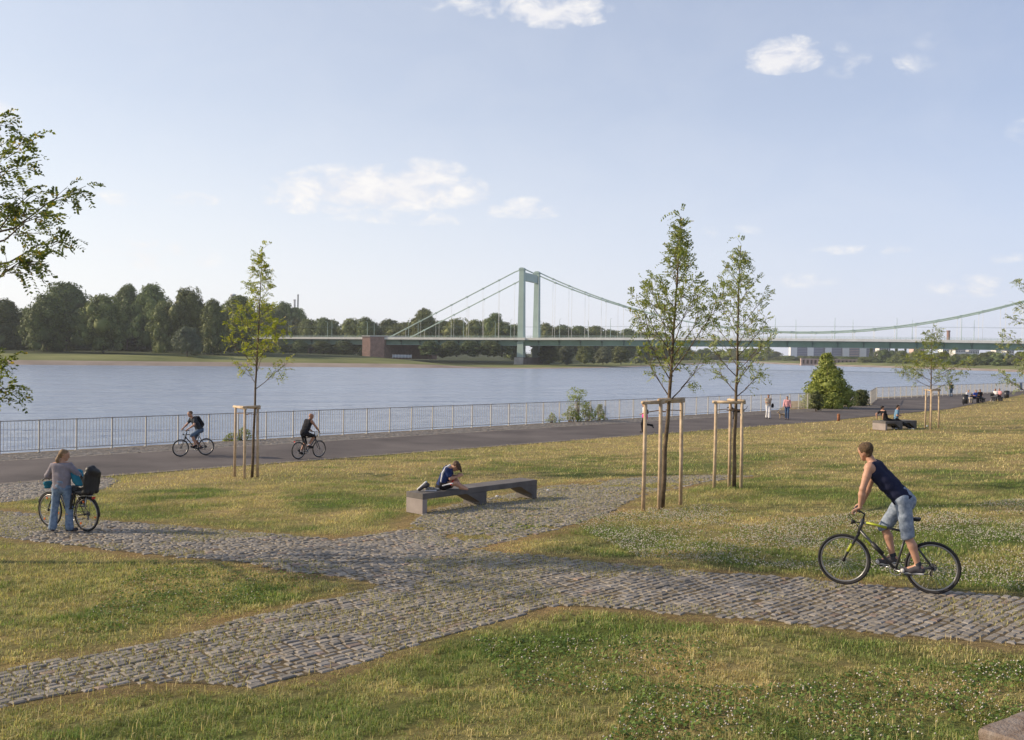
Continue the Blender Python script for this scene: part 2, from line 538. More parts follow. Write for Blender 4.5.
M_ASPH = mat('asphalt', (0.088, 0.076, 0.074), 0.9, 0.18, 0.30, 0.5, 60, col2=(0.150, 0.130, 0.122), spec=0.2, detail=12)
M_JOINT = mat('joint_soil', (0.105, 0.080, 0.055), 0.95, 0.3, 3, 0.5, 40, spec=0.1, col2=(0.16, 0.125, 0.07))
sheet('asphalt_road', P_ASPH, 0.018, 4.0, M_ASPH)
def cobble_material():
    m, n, b, out = newmat('granite_setts')
    at_ = n('ShaderNodeAttribute', attribute_name='tint')
    tc = n('ShaderNodeTexCoord')
    f = n.noise(45, 5, 0.65, tc.outputs['Object'])
    c = n.mix(n.ramp(f, [(0.3, 0.0), (0.7, 1.0)]), (0.75, 0.74, 0.72), (1.22, 1.2, 1.17))
    c = n.mix(1.0, at_.outputs['Color'], c, 'MULTIPLY')
    n.link(c, b.inputs['Base Color']); b.inputs['Roughness'].default_value = 0.72; b.inputs['Specular IOR Level'].default_value = 0.3
    bn = n('ShaderNodeBump'); bn.inputs['Strength'].default_value = 0.6; bn.inputs['Distance'].default_value = 0.008
    n.link(n.noise(70, 4, 0.6, tc.outputs['Object']), bn.inputs['Height']); n.link(bn.outputs[0], b.inputs['Normal'])
    return m
M_SETT = cobble_material()
def cobbles(name, P, pitch=0.112, length=0.160, hgt=0.016, keep=None, swap=False, sink=0.0, sd_=1):
    r = np.random.default_rng(sd_)
    u, q = uq(P[:, 0], P[:, 1])
    if swap: u, q = q, u
    u0, u1, q0, q1 = u.min(), u.max(), q.min(), q.max()
    rows = np.arange(q0, q1, pitch)
    cu, cq, cl = [], [], []
    for k, qq in enumerate(rows):
        n = int((u1 - u0) / length) + 4
        L = length * (0.72 + 0.6 * r.random(n))
        e = u0 - r.random() * length + np.cumsum(L)
        cu.append(e - L / 2); cq.append(np.full(n, qq) + (0.02 * np.sin((e + k) * 0.9))); cl.append(L)
    cu = np.concatenate(cu); cq = np.concatenate(cq); cl = np.concatenate(cl)
    X, Y = xy(cq, cu) if swap else xy(cu, cq)
    ok = inpoly(X, Y, P)
    if keep is not None: ok &= keep(X, Y, r)
    cu, cq, cl, X, Y = cu[ok], cq[ok], cl[ok], X[ok], Y[ok]
    n = len(cu)
    gap = 0.008 + 0.012 * r.random(n)
    a = cl / 2 - gap; bq = pitch * (0.5 + 0.03 * r.standard_normal(n)) - gap * 0.8
    ch = 0.010 + 0.012 * r.random(n)
    h = hgt + r.normal(0, 0.0045, n) - sink
    base = gz(X, Y)
    corners = np.array([(-1, -1), (1, -1), (1, 1), (-1, 1)])
    V = np.zeros((n, 12, 3)); rot = r.normal(0, 0.035, n)
    tu = r.normal(0, 0.022, n); tq = r.normal(0, 0.03, n)
    jit = r.normal(0, 0.006, (n, 4, 2))
    for ring, (ins, lev) in enumerate(((0, -0.06), (0, -0.010), (1, 0.0))):
        for k, (sa, sb) in enumerate(corners):
            du = sa * (a - ins * ch) + jit[:, k, 0]; dq = sb * (bq - ins * ch) + jit[:, k, 1]
            du2 = du - dq * rot; dq2 = dq + du * rot
            if swap: xx, yy = xy(cq + dq2, cu + du2)
            else: xx, yy = xy(cu + du2, cq + dq2)
            V[:, ring * 4 + k, 0] = xx; V[:, ring * 4 + k, 1] = yy
            V[:, ring * 4 + k, 2] = base + h + lev + tu * du / 0.1 * 0.08 + tq * dq
    F_ = []
    for rg in range(2):
        for k in range(4):
            l = (k + 1) % 4
            F_.append([rg * 4 + k, rg * 4 + l, rg * 4 + 4 + l, rg * 4 + 4 + k])
    F_.append([8, 9, 10, 11])
    F_ = (np.array(F_)[None] + (np.arange(n) * 12)[:, None, None]).reshape(-1, 4)
    g = 0.212 + 0.036 * r.standard_normal(n).clip(-2, 2)
    warm = r.random(n)
    c = np.stack([g * (1.06 + 0.06 * warm), g * (0.975 + 0.01 * warm), g * (0.89 - 0.09 * warm)], -1)
    pink = r.random(n) < 0.04
    c[pink] *= [1.10, 0.92, 0.86]
    C = np.repeat(c, 12, 0)
    me = np_mesh(name, V.reshape(-1, 3), F_, C, flat=True)
    o = addobj(name, me, M_SETT)
    if me.polygons[4].normal.z + me.polygons[8].normal.z < 0: me.flip_normals()
    return tag(o, kind='structure')
sheet('path_bed', P_MAIN, 0.004, 0.5, M_JOINT)
cobbles('cobbled_path', P_MAIN)
cobbles('cobbled_bench_square', P_BENCH, keep=lambda X, Y, r: vnoise(X, Y, 0.9, 9, 3) + r.normal(0, 0.08, X.shape) < 0.70, sink=0.002, sd_=2)
cobbles('cobbled_verge', P_SHOULD, sd_=3)
M_GRAV = mat('gravel_setts', (0.15, 0.125, 0.105), 0.9, 0.5, 5, 0.9, 12, col2=(0.27, 0.235, 0.205), detail=8, spec=0.2)
sheet('fence_verge', P_STRIP, 0.012, 4.0, M_GRAV)
cobbles('fence_verge_setts', uq_poly([(-5, 2.0), (60, 2.0), (60, -0.4), (-5, -0.4)]), pitch=0.16, length=0.2, sd_=4, keep=lambda X, Y, r: r.random(X.shape) < 0.93)
sheet('road_edge_setts', P_EDGE, 0.016, 4.0, M_GRAV)

# ------------------------------------------------------------------ grass and clover
def blades(name, X, Y, h, w, col, mid=True, lean=0.5, kind='stuff', m=None, r=rng, two=False, zoff=0.0):
    n = len(X)
    Z = gz(X, Y) + zoff
    a = r.random(n) * 2 * np.pi; b = a + np.pi / 2 + r.normal(0, 0.5, n)
    wx = np.cos(a) * w / 2; wy = np.sin(a) * w / 2
    le = np.abs(r.normal(0, lean, n)) * h
    lx = np.cos(b) * le; ly = np.sin(b) * le
    if mid:
        V = np.zeros((n, 5, 3))
        V[:, 0] = np.stack([X - wx, Y - wy, Z - 0.01], -1); V[:, 1] = np.stack([X + wx, Y + wy, Z - 0.01], -1)
        V[:, 2] = np.stack([X + wx * .8 + lx * .3, Y + wy * .8 + ly * .3, Z + h * .6], -1)
        V[:, 3] = np.stack([X - wx * .8 + lx * .3, Y - wy * .8 + ly * .3, Z + h * .6], -1)
        V[:, 4] = np.stack([X + lx, Y + ly, Z + h * np.clip(1 - 0.3 * le / h, 0.3, 1)], -1)
        i = np.arange(n)[:, None] * 5
        fs = [i + np.array([0, 1, 2, 3]), i + np.array([3, 2, 4])]
        k = 5
    else:
        V = np.zeros((n, 3, 3))
        V[:, 0] = np.stack([X - wx, Y - wy, Z - 0.01], -1); V[:, 1] = np.stack([X + wx, Y + wy, Z - 0.01], -1)
        V[:, 2] = np.stack([X + lx, Y + ly, Z + h], -1)
        fs = [np.arange(n)[:, None] * 3 + np.array([0, 1, 2])]
        k = 3
    return V.reshape(-1, 3), fs, np.repeat(col, k, 0)
def merge(parts):
    V = []; Fq = []; Ft = []; C = []; n = 0
    for v, fs, c in parts:
        for f in fs: (Fq if f.shape[1] == 4 else Ft).append(f + n)
        V.append(v); C.append(c); n += len(v)
    fs = []
    if Fq: fs.append(np.concatenate(Fq))
    if Ft: fs.append(np.concatenate(Ft))
    return np.concatenate(V), fs, np.concatenate(C)
def leafmat(name, rough=0.6, trans=0.25, attr=True, col=None, var=0.2, randvar=0.0, spec=0.3, col2=None):
    m, n, b, out = newmat(name)
    if attr:
        c = n('ShaderNodeAttribute', attribute_name='tint').outputs['Color']
    else:
        tc = n('ShaderNodeTexCoord')
        g = n('ShaderNodeNewGeometry')
        f = n.math('ADD', n.math('MULTIPLY', g.outputs['Random Per Island'], 0.7), n.math('MULTIPLY', n.noise(0.35, 3, vec=tc.outputs['Object']), 0.5))
        c = n.mix(f, tuple(k * (1 - var) for k in col), col2 or tuple(k * (1 + var) for k in col))
    if randvar:
        oi = n('ShaderNodeObjectInfo')
        hs = n('ShaderNodeHueSaturation'); n.link(c, hs.inputs['Color'])
        n.link(n.math('ADD', n.math('MULTIPLY', oi.outputs['Random'], 2 * randvar), 1 - randvar), hs.inputs['Value'])
        n.link(n.math('ADD', n.math('MULTIPLY', n.math('FRACT', n.math('MULTIPLY', oi.outputs['Random'], 13.7)), 0.045), 0.475), hs.inputs['Hue'])
        c = hs.outputs[0]
    n.link(c, b.inputs['Base Color']); b.inputs['Roughness'].default_value = rough; b.inputs['Specular IOR Level'].default_value = spec
    if trans:
        tr = n('ShaderNodeBsdfTranslucent'); n.link(n.mix(1.0, c, (1.1, 1.15, 0.6), 'MULTIPLY'), tr.inputs[0])
        mx = n('ShaderNodeMixShader'); mx.inputs[0].default_value = trans
        n.link(b.outputs[0], mx.inputs[1]); n.link(tr.outputs[0], mx.inputs[2]); n.link(mx.outputs[0], out.inputs[0])
    return m
M_GRASS = leafmat('grass_blades', 0.65, 0.3, spec=0.25)
def sample_wedge(d0, d1, n, half=0.60):
    d = np.sqrt(rng.random(n) * (d1 * d1 - d0 * d0) + d0 * d0)
    a = (rng.random(n) * 2 - 1) * half
    return np.sin(a) * d, np.cos(a) * d
def on_lawn(X, Y, ragged=0.10):
    j = rng.normal(0, ragged, X.shape) + (vnoise(X, Y, 3.0, 12, 2) - 0.45) * 0.30
    u, q = uq(X, Y)
    d1 = polydist(X, Y, P_MAIN); i1 = inpoly(X, Y, P_MAIN)
    s1 = np.where(i1, -d1, d1)
    d2 = polydist(X, Y, P_BENCH); i2 = inpoly(X, Y, P_BENCH)
    s2 = np.where(i2, -d2, d2)
    cov = vnoise(X, Y, 0.9, 9, 3)
    inb = i2 & (cov < 0.68) & (rng.random(X.shape) > 0.07 + 0.25 * smooth(0.4, 0.68, cov))
    s3 = np.where(inpoly(X, Y, P_SHOULD), -polydist(X, Y, P_SHOULD), 1.0)
    na = np.interp(u, [a for a, _ in ASPH_NEAR], [b for _, b in ASPH_NEAR]) + 0.35
    return (s1 + j > 0) & ~inb & (s3 + j > 0) & (q + j > na) & (q < 60)
def build_grass():
    parts = []
    for d0, d1, n, h, w, mid in ((5.0, 11, 270000, 0.036, 0.0048, True), (11, 18, 240000, 0.040, 0.0075, True), (18, 30, 190000, 0.046, 0.012, False),
                                 (30, 55, 130000, 0.055, 0.022, False), (55, 130, 90000, 0.07, 0.05, False)):
        X, Y = sample_wedge(d0, d1, n)
        k = on_lawn(X, Y); X, Y = X[k], Y[k]; n = len(X)
        dry, brown, lush, dp = lawn_maps(X, Y)
        c = lawn_col(X, Y)
        # each blade is itself either green or withered
        wither = rng.random(n) < (0.15 + 0.6 * np.clip(dry, 0, 1))
        tgt = np.where(wither[:, None], DRY * 1.1, np.where(rng.random((n, 1)) < 0.5, GREEN * 1.05, LUSH * 1.25))
        c = c * 0.5 + tgt * 0.5
        c *= (0.80 + 0.85 * rng.random((n, 1)))
        hh = h * (0.45 + 0.9 * rng.random(n)) * (1 - 0.55 * brown) * (0.75 + 0.7 * vnoise(X, Y, 1.3, 60, 2)) * (1 + 0.3 * lush)
        hh *= smooth(-0.15, 0.35, dp) * 0.6 + 0.4
        cl = vnoise(X, Y, 7.0 if d0 < 18 else 3.0, 15, 2)
        c *= (0.62 + 0.76 * vnoise(X, Y, 4.5 if d0 < 18 else 1.8, 16, 2))[:, None]
        hh *= 0.55 + 0.9 * cl
        thin = (rng.random(n) > 0.45 * brown) & (cl + rng.normal(0, .06, n) > 0.36)
        X, Y, hh, c = X[thin], Y[thin], hh[thin], c[thin]
        parts.append(blades('g', X, Y, hh, w * (0.7 + 0.6 * rng.random(len(X))), c, mid, 1.05))
        if d0 < 18:    # tall seed stalks
            ns = 1500 if d0 < 11 else 1800
            X, Y = sample_wedge(d0, d1, ns); k = on_lawn(X, Y) & (vnoise(X, Y, 0.6, 90, 2) > 0.47); X, Y = X[k], Y[k]
            c = np.tile(DRY * 1.45, (len(X), 1)) * (0.8 + 0.4 * rng.random((len(X), 1)))
            parts.append(blades('s', X, Y, 0.06 + 0.07 * rng.random(len(X)), np.full(len(X), 0.006), c, True, 0.35))
    # tufts in the joints of the paving
    for P, n, thr in ((P_MAIN, 60000, 0.50), (P_BENCH, 8000, 0.35)):
        lo, hi = P.min(0), P.max(0)
        X = lo[0] + rng.random(n * 3) * (hi[0] - lo[0]); Y = lo[1] + rng.random(n * 3) * (hi[1] - lo[1])
        if P is P_MAIN: k = inpoly(X, Y, P) & (np.abs(X) < 0.6 * Y + 1) & (vnoise(X, Y, 0.5, 31, 3) + 0.16 * smooth(1.5, -3.5, X) - 0.10 * smooth(0, 3, X) - 0.16 * smooth(15.5, 17.5, Y) > thr)
        else: k = inpoly(X, Y, P)
        X, Y = X[k], Y[k]
        u, q = uq(X, Y)
        qq = np.round((q - uq(P[:, 0], P[:, 1])[1].min()) / 0.112 - 0.5) * 0.112 + 0.056 + uq(P[:, 0], P[:, 1])[1].min()
        q = qq + rng.normal(0, 0.012, len(q))
        X, Y = xy(u, q)
        c = (DRY * 0.55 + GREEN * 0.6) * (0.7 + 0.6 * rng.random((len(X), 1)))
        parts.append(blades('j', X, Y, 0.045 + 0.025 * rng.random(len(X)), np.full(len(X), 0.013), c, False, 0.9))
    V, fs, C = merge(parts)
    me = np_mesh('grass', V, fs, C)
    tag(addobj('grass', me, M_GRASS), 'short summer grass, green mixed with dry straw patches, beside the cobbled paths', 'grass', kind='stuff')
build_grass()
CLOV = [gpoly([(560, 520), (700, 505), (800, 520), (1024, 500), (1150, 520), (1150, 600), (1024, 592), (800, 572), (640, 560)]),
        gpoly([(640, 690), (760, 690), (900, 668), (1150, 660), (1150, 800), (560, 800)]),
        gpoly([(150, 560), (340, 575), (200, 620), (60, 640)]), gpoly([(470, 640), (720, 640), (700, 690), (520, 700)])]
def build_clover():
    fl = []; lv = []
    for i, (P, n, nl) in enumerate(zip(CLOV, (15000, 950, 120, 160), (20000, 9000, 3000, 2500))):
        lo, hi = P.min(0), P.max(0)
        for kk, arr in ((n, fl), (nl, lv)):
            X = lo[0] + rng.random(kk * 3) * (hi[0] - lo[0]); Y = lo[1] + rng.random(kk * 3) * (hi[1] - lo[1])
            k = inpoly(X, Y, P) & on_lawn(X, Y, 0.05) & (vnoise(X, Y, 0.8, 71, 3) + rng.normal(0, 0.13, X.shape) > 0.50)
            X, Y = X[k][:kk], Y[k][:kk]
            arr.append((X, Y))
    X = np.concatenate([a for a, _ in fl]); Y = np.concatenate([b for _, b in fl]); n = len(X)
    Z = gz(X, Y) + 0.03 + 0.04 * rng.random(n); r = 0.0075 + 0.004 * rng.random(n)
    d = np.array([(1, 0, 0), (0, 1, 0), (-1, 0, 0), (0, -1, 0), (0, 0, 1), (0, 0, -1)])
    V = np.stack([X, Y, Z], -1)[:, None, :] + d[None] * r[:, None, None]
    f = np.array([(0, 1, 4), (1, 2, 4), (2, 3, 4), (3, 0, 4), (1, 0, 5), (2, 1, 5), (3, 2, 5), (0, 3, 5)])
    f = (f[None] + (np.arange(n) * 6)[:, None, None]).reshape(-1, 3)
    c = np.array([0.66, 0.60, 0.52]) * (0.65 + 0.5 * rng.random((n, 1)))
    me = np_mesh('clover_flowers', V.reshape(-1, 3), f, np.repeat(c, 6, 0))
    tag(addobj('clover_flowers', me, leafmat('clover_petals', 0.7, 0.15)), 'small white clover flower heads scattered through the lawn', 'flowers', kind='stuff')
    X = np.concatenate([a for a, _ in lv]); Y = np.concatenate([b for _, b in lv]); n = len(X)
    Z = gz(X, Y) + 0.02 + 0.04 * rng.random(n)
    a = rng.random(n) * 6.28; s = 0.011 + 0.008 * rng.random(n)
    ex = np.stack([np.cos(a), np.sin(a), rng.normal(0, 0.4, n)], -1); ey = np.stack([-np.sin(a), np.cos(a), rng.normal(0, 0.4, n)], -1)
    P0 = np.stack([X, Y, Z], -1)
    V = np.stack([P0 + ex * s[:, None], P0 + ey * s[:, None], P0 - ex * s[:, None], P0 - ey * s[:, None]], 1).reshape(-1, 3)
    f = np.arange(n * 4).reshape(-1, 4)
    c = np.array([0.135, 0.20, 0.045]) * (0.6 + 0.8 * rng.random((n, 1)))
    me = np_mesh('clover_leaves', V, f, np.repeat(c, 4, 0))
    tag(addobj('clover_leaves', me, M_GRASS), 'small bright green clover leaves low in the lawn', 'clover', kind='stuff')
build_clover()

# ------------------------------------------------------------------ river
def build_water():
    m, n, b, out = newmat('river_water')
    tc = n('ShaderNodeTexCoord')
    def mp(sx, sy, rz=0.0):
        k = n('ShaderNodeMapping'); k.inputs['Scale'].default_value = (sx, sy, 1); k.inputs['Rotation'].default_value = (0, 0, rz)
        n.link(tc.outputs['Object'], k.inputs[0]); return k.outputs[0]
    w1 = n.noise(1.0, 4, 0.6, mp(0.55, 1.6, 0.15), 0.4)
    w2 = n.noise(1.0, 3, 0.55, mp(0.10, 0.34, 0.1), 0.6)
    w3 = n.noise(1.0, 5, 0.6, mp(0.014, 0.075, 0.12), 1.2)
    w4 = n.noise(1.0, 3, 0.5, mp(0.022, 0.11, 0.08), 0.5)
    h = n.math('ADD', n.math('ADD', n.math('MULTIPLY', w1, 0.8), n.math('MULTIPLY', w2, 2.4)), n.math('MULTIPLY', w4, 5.0))
    bn = n('ShaderNodeBump'); bn.inputs['Distance'].default_value = 1.0
    n.link(n.ramp(w3, [(0.3, 0.25), (0.7, 1.0)]), bn.inputs['Strength'])
    n.link(h, bn.inputs['Height']); n.link(bn.outputs[0], b.inputs['Normal'])
    n.link(n.mix(n.ramp(w3, [(0.35, 0.0), (0.65, 1.0)]), (0.225, 0.275, 0.365), (0.31, 0.36, 0.455)), b.inputs['Base Color'])
    b.inputs['Roughness'].default_value = 0.22; b.inputs['IOR'].default_value = 1.33; b.inputs['Specular IOR Level'].default_value = 0.5
    v = [(-2600, -600, 0), (4200, -600, 0), (4200, 5200, 0), (-2600, 5200, 0)]
    me = bpy.data.meshes.new('river'); me.from_pydata(v, [], [(0, 1, 2, 3)]); me.update()
    o = addobj('river', me, m); o.location = (0, 0, WATER_Z); tag(o, kind='structure')
build_water()
def wpt(px, py):
    d = ray_dir(px, py); t = (WATER_Z - CAMZ) / d.z
    return np.array([d.x * t, d.y * t])
M_BEACH = mat('river_gravel', (0.30, 0.245, 0.205), 0.95, 0.25, 0.05, 0.3, 2, spec=0.1)
M_MEAD = mat('far_meadow', (0.135, 0.16, 0.055), 0.95, 0.3, 0.03, 0.4, 1.5, spec=0.1, col2=(0.23, 0.235, 0.095), detail=8)
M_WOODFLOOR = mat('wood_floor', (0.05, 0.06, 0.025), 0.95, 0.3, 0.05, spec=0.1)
def far_land(name, px, side, far, mats, prof, lowx=None):
    P = np.array([wpt(*p) for p in px])
    # resample
    seg = np.r_[0, np.cumsum(np.hypot(*np.diff(P, axis=0).T))]
    s = np.linspace(0, seg[-1], 90)
    P = np.stack([np.interp(s, seg, P[:, 0]), np.interp(s, seg, P[:, 1])], -1)
    P += np.stack([vnoise(s, s * 0, 0.03, 5, 3) - .5, vnoise(s, s * 0, 0.03, 8, 3) - .5], -1) * 10
    T = np.gradient(P, axis=0)
    for _ in range(6): T[1:-1] = (T[:-2] + T[1:-1] + T[2:]) / 3
    T /= np.hypot(T[:, 0], T[:, 1])[:, None]
    Nn = np.stack([-T[:, 1], T[:, 0]], -1) * side
    rings = []
    for off, z in prof:
        n_ = vnoise(P[:, 0] + off, P[:, 1], 0.02, 3, 2) - 0.5
        fac = 1.0 if lowx is None else np.interp(P[:, 0] / P[:, 1] * F + 512, lowx[0], lowx[1])
        rings.append(np.c_[P + Nn * off, WATER_Z + (z - WATER_Z) * (fac if off > 2 else 1) + n_ * (0.4 if off > 10 else 0.1)])
    rings.append(np.c_[np.linspace(far[0][0], far[1][0], len(P)), np.full(len(P), far[0][1]), np.full(len(P), prof[-1][1])])
    V = np.concatenate(rings); k = len(P)
    fs = []
    mi = []
    for i in range(len(rings) - 1):
        a = np.arange(k - 1) + i * k
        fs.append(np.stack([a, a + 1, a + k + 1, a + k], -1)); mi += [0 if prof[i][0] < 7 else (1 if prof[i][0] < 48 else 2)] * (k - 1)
    me = np_mesh(name, V, np.concatenate(fs))
    o = addobj(name, me, mats, smooth=True)
    me.polygons.foreach_set('material_index', np.array(mi, np.int32))
    if me.polygons[0].normal.z < 0: me.flip_normals()
    tag(o, kind='structure')
    return P, Nn
SHL, SHLN = far_land('far_riverbank', [(-420, 356), (-200, 362), (0, 364.6), (100, 365.2), (200, 366.2), (290, 366.9), (400, 367.7), (480, 368.3), (540, 368.7), (590, 368.2),
                     (630, 367.2), (660, 365.9), (690, 364.6), (715, 363.6), (735, 362.9), (748, 362.4)], 1, [(-3500, 4200), (500, 4200)], [M_BEACH, M_MEAD, M_WOODFLOOR],
                     [(-4, WATER_Z - 0.6), (0, WATER_Z), (3, WATER_Z + 0.8), (8, WATER_Z + 1.7), (14, -0.2), (30, 0.7), (50, 1.5), (90, 2.6), (220, 3.2), (330, 11.0), (500, 12.0)], lowx=([430, 490, 640, 700], [1, 0.2, 0.2, 0.6]))
SHR, SHRN = far_land('downstream_riverbank', [(1300, 386), (1150, 378), (1024, 372.2), (940, 369.2), (860, 366.9), (810, 365.4), (780, 364.2), (762, 363.4), (752, 362.8)], -1,
                     [(4200, 4200), (500, 4200)], [M_BEACH, M_MEAD, M_WOODFLOOR],
                     [(-4, WATER_Z - 0.6), (0, WATER_Z), (3, WATER_Z + 0.8), (8, WATER_Z + 1.5), (14, 0.0), (30, 1.0), (50, 1.5), (90, 1.8), (160, 2.0)])
# ------------------------------------------------------------------ trees
M_BARK = mat('bark', (0.13, 0.095, 0.065), 0.9, 0.35, 8, 0.6, 40, col2=(0.21, 0.155, 0.10), spec=0.15)
M_BARK_FAR = mat('far_bark', (0.09, 0.075, 0.055), 0.9, 0.3, 1, spec=0.1)
def crown_mesh(name, seed, h, w, n_lobes, n_leaf, leaf, shape='round', base=0.12, core=True):
    r = np.random.default_rng(seed)
    L = []
    for i in range(n_lobes):
        t = base + (0.97 - base) * ((i + 0.5) / n_lobes) ** 0.9
        if shape == 'round': rad = w / 2 * math.sin(math.pi * min(1, max(0.12, (t * 0.88 + 0.13)))) ** 0.6
        elif shape == 'tall': rad = w / 2 * (1 - abs(t - 0.45) * 1.15) ** 0.5 if abs(t - .45) * 1.15 < 1 else w * .1
        elif shape == 'bush': rad = w / 2 * math.cos(t * math.pi / 2 * 0.9) ** 0.5
        else: rad = w / 2 * (1.0 - 0.93 * t)
        a = i * 2.4 + r.random() * 1.5; rad *= 0.78 + 0.36 * r.random()
        s = (0.16 + 0.34 * r.random() ** 1.3) * min(w, h) * (0.5 if n_lobes > 16 else 0.62)
        if shape == 'cone': s *= 1.15 - 0.75 * t
        rr = max(0, rad - s * 0.75) * (0.45 + 0.55 * r.random())
        sz = s * (0.7 + 0.4 * r.random())
        L.append((math.cos(a) * rr, math.sin(a) * rr, min(t * h, h - sz * (1.0 + 0.5 * (i % 3 == 0))), s, sz))
    if shape in ('bush', 'round'):
        c_ = (0, 0, h * .40, w * .34, h * .36) if shape == 'bush' else (0, 0, h * .52, w * .26, h * .34)
        L.append(c_)
    L = np.array(L)
    # leaf clumps on the lobe surfaces, gathered in small sprays
    wts = L[:, 3] ** 2; k = r.choice(len(L), n_leaf, p=wts / wts.sum())
    nsp = 34
    D0 = r.normal(0, 1, (len(L), nsp, 3)); D0 /= np.linalg.norm(D0, axis=2)[:, :, None]
    R0 = 0.82 + 0.40 * r.random((len(L), nsp))
    si = r.integers(0, nsp, n_leaf)
    d = D0[k, si] + r.normal(0, 0.17, (n_leaf, 3)); d /= np.linalg.norm(d, axis=1)[:, None]
    d[:, 2] = np.where(d[:, 2] < -0.6, -d[:, 2], d[:, 2])
    rad = R0[k, si] * (0.90 + 0.16 * r.random(n_leaf))
    P = L[k, :3] + d * np.stack([L[k, 3], L[k, 3], L[k, 4]], -1) * rad[:, None]
    P[:, 2] = np.maximum(P[:, 2], h * 0.02)
    nrm = d + r.normal(0, 0.55, (n_leaf, 3)); nrm /= np.linalg.norm(nrm, axis=1)[:, None]
    ax = np.cross(nrm, r.normal(0, 1, (n_leaf, 3))); ax /= np.linalg.norm(ax, axis=1)[:, None]
    ay = np.cross(nrm, ax)
    s = (leaf * (0.6 + 0.8 * r.random(n_leaf)))[:, None]
    V = np.stack([P - ax * s, P + ay * s * 0.6, P + ax * s, P - ay * s * 0.6], 1).reshape(-1, 3)
    f = np.arange(n_leaf * 4).reshape(-1, 4)
    # dense inner foliage
    vs = [V]; fs = [f]; n0 = len(V)
    for (x, y, z, a, b) in (L if core else []):
        m = MB(); m.ball((0, 0, 0), 1.0, 8, 5)
        v = np.array([tuple(p) for p in m.v]); v = v * [a * .52, a * .52, b * .52] * (1 + 0.45 * r.random((len(v), 1))) + [x, y, z]
        vs.append(v); fs.append(np.array(m.f) + n0); n0 += len(v)
    return np_mesh(name, np.concatenate(vs), np.concatenate(fs))
def trunk_mesh(name, h, r0, seed, limbs=4):
    q = random.Random(seed); m = MB()
    pts = [(q.uniform(-.01, .01) * h * i, q.uniform(-.01, .01) * h * i, h * i / 5) for i in range(6)]
    m.tube(pts, [r0 * (1 - 0.13 * i) for i in range(6)], 8)
    for i in range(limbs):
        a = i * 2.2 + q.random(); z = h * (0.45 + 0.12 * i); L = h * 0.30
        b = Vector(pts[2 + min(i, 3)])
        m.tube([b, b + Vector((math.cos(a) * L * .4, math.sin(a) * L * .4, L * .35)), b + Vector((math.cos(a) * L * .7, math.sin(a) * L * .7, L * .9))], [r0 * .45, r0 * .3, r0 * .12], 6)
    me = bpy.data.meshes.new(name); me.from_pydata(m.v, [], m.f); me.update(); return me
M_FOL_DARK = leafmat('dark_foliage', 0.7, 0.12, False, (0.068, 0.105, 0.032), 0.45, 0.22, col2=(0.155, 0.19, 0.058))
M_FOL_MID = leafmat('mid_foliage', 0.7, 0.15, False, (0.095, 0.145, 0.045), 0.45, 0.25, col2=(0.215, 0.25, 0.085))
M_FOL_PALE = leafmat('pale_foliage', 0.7, 0.15, False, (0.105, 0.130, 0.075), 0.25, 0.12, col2=(0.155, 0.175, 0.105))
def tree_proto(kind, seed):
    nm = {'broad': 'broadleaf_tree', 'tall': 'poplar_tree', 'bush': 'willow_bush'}[kind]
    if kind == 'broad': cm = crown_mesh('crown', seed, 1.0, 0.95, 40, 13000, 0.017, 'round', 0.10)
    elif kind == 'tall': cm = crown_mesh('crown', seed, 1.0, 0.50, 26, 7500, 0.013, 'tall', 0.10)
    else: cm = crown_mesh('crown', seed, 1.0, 1.25, 26, 10000, 0.015, 'bush', 0.10)
    tm = trunk_mesh('trunk', 0.72, 0.022, seed)
    return nm, cm, tm
PROTO = {('broad', i): tree_proto('broad', 100 + i) for i in range(8)}
PROTO.update({('tall', i): tree_proto('tall', 200 + i) for i in range(3)})
PROTO.update({('bush', i): tree_proto('bush', 300 + i) for i in range(2)})
FOLM = {'dark': M_FOL_DARK, 'mid': M_FOL_MID, 'pale': M_FOL_PALE}
_cm = {}
def far_tree(px, ytop, ybase, wpx, D, kind, tone, label, cat='tree', group=None, seed=0):
    """tree with its crown top seen at row ytop in column px when it stands at distance D"""
    zb = zat(px, ybase, D); zt = zat(px, ytop, D)
    p = at(px, D, zb)
    h = zt - zb; w = wpx / F * D
    nm, cm, tm = PROTO[(kind, seed % (8 if kind == 'broad' else 3 if kind == 'tall' else 2))]
    key = (cm.name, tone)
    if key not in _cm:
        c2 = cm.copy(); c2.materials.clear(); c2.materials.append(FOLM[tone]); _cm[key] = c2
    if not tm.materials: tm.materials.append(M_BARK_FAR)
    t = thing(nm, label, cat, p, random.uniform(0, 6.28), group)
    pw = {'broad': 0.95, 'tall': 0.5, 'bush': 1.25}[kind]
    t.scale = (w / pw, w / pw, h)
    addobj('crown', _cm[key], None, t); addobj('trunk', tm, None, t)
    return t
G1 = 'large trees on the far bank left of the bridge'
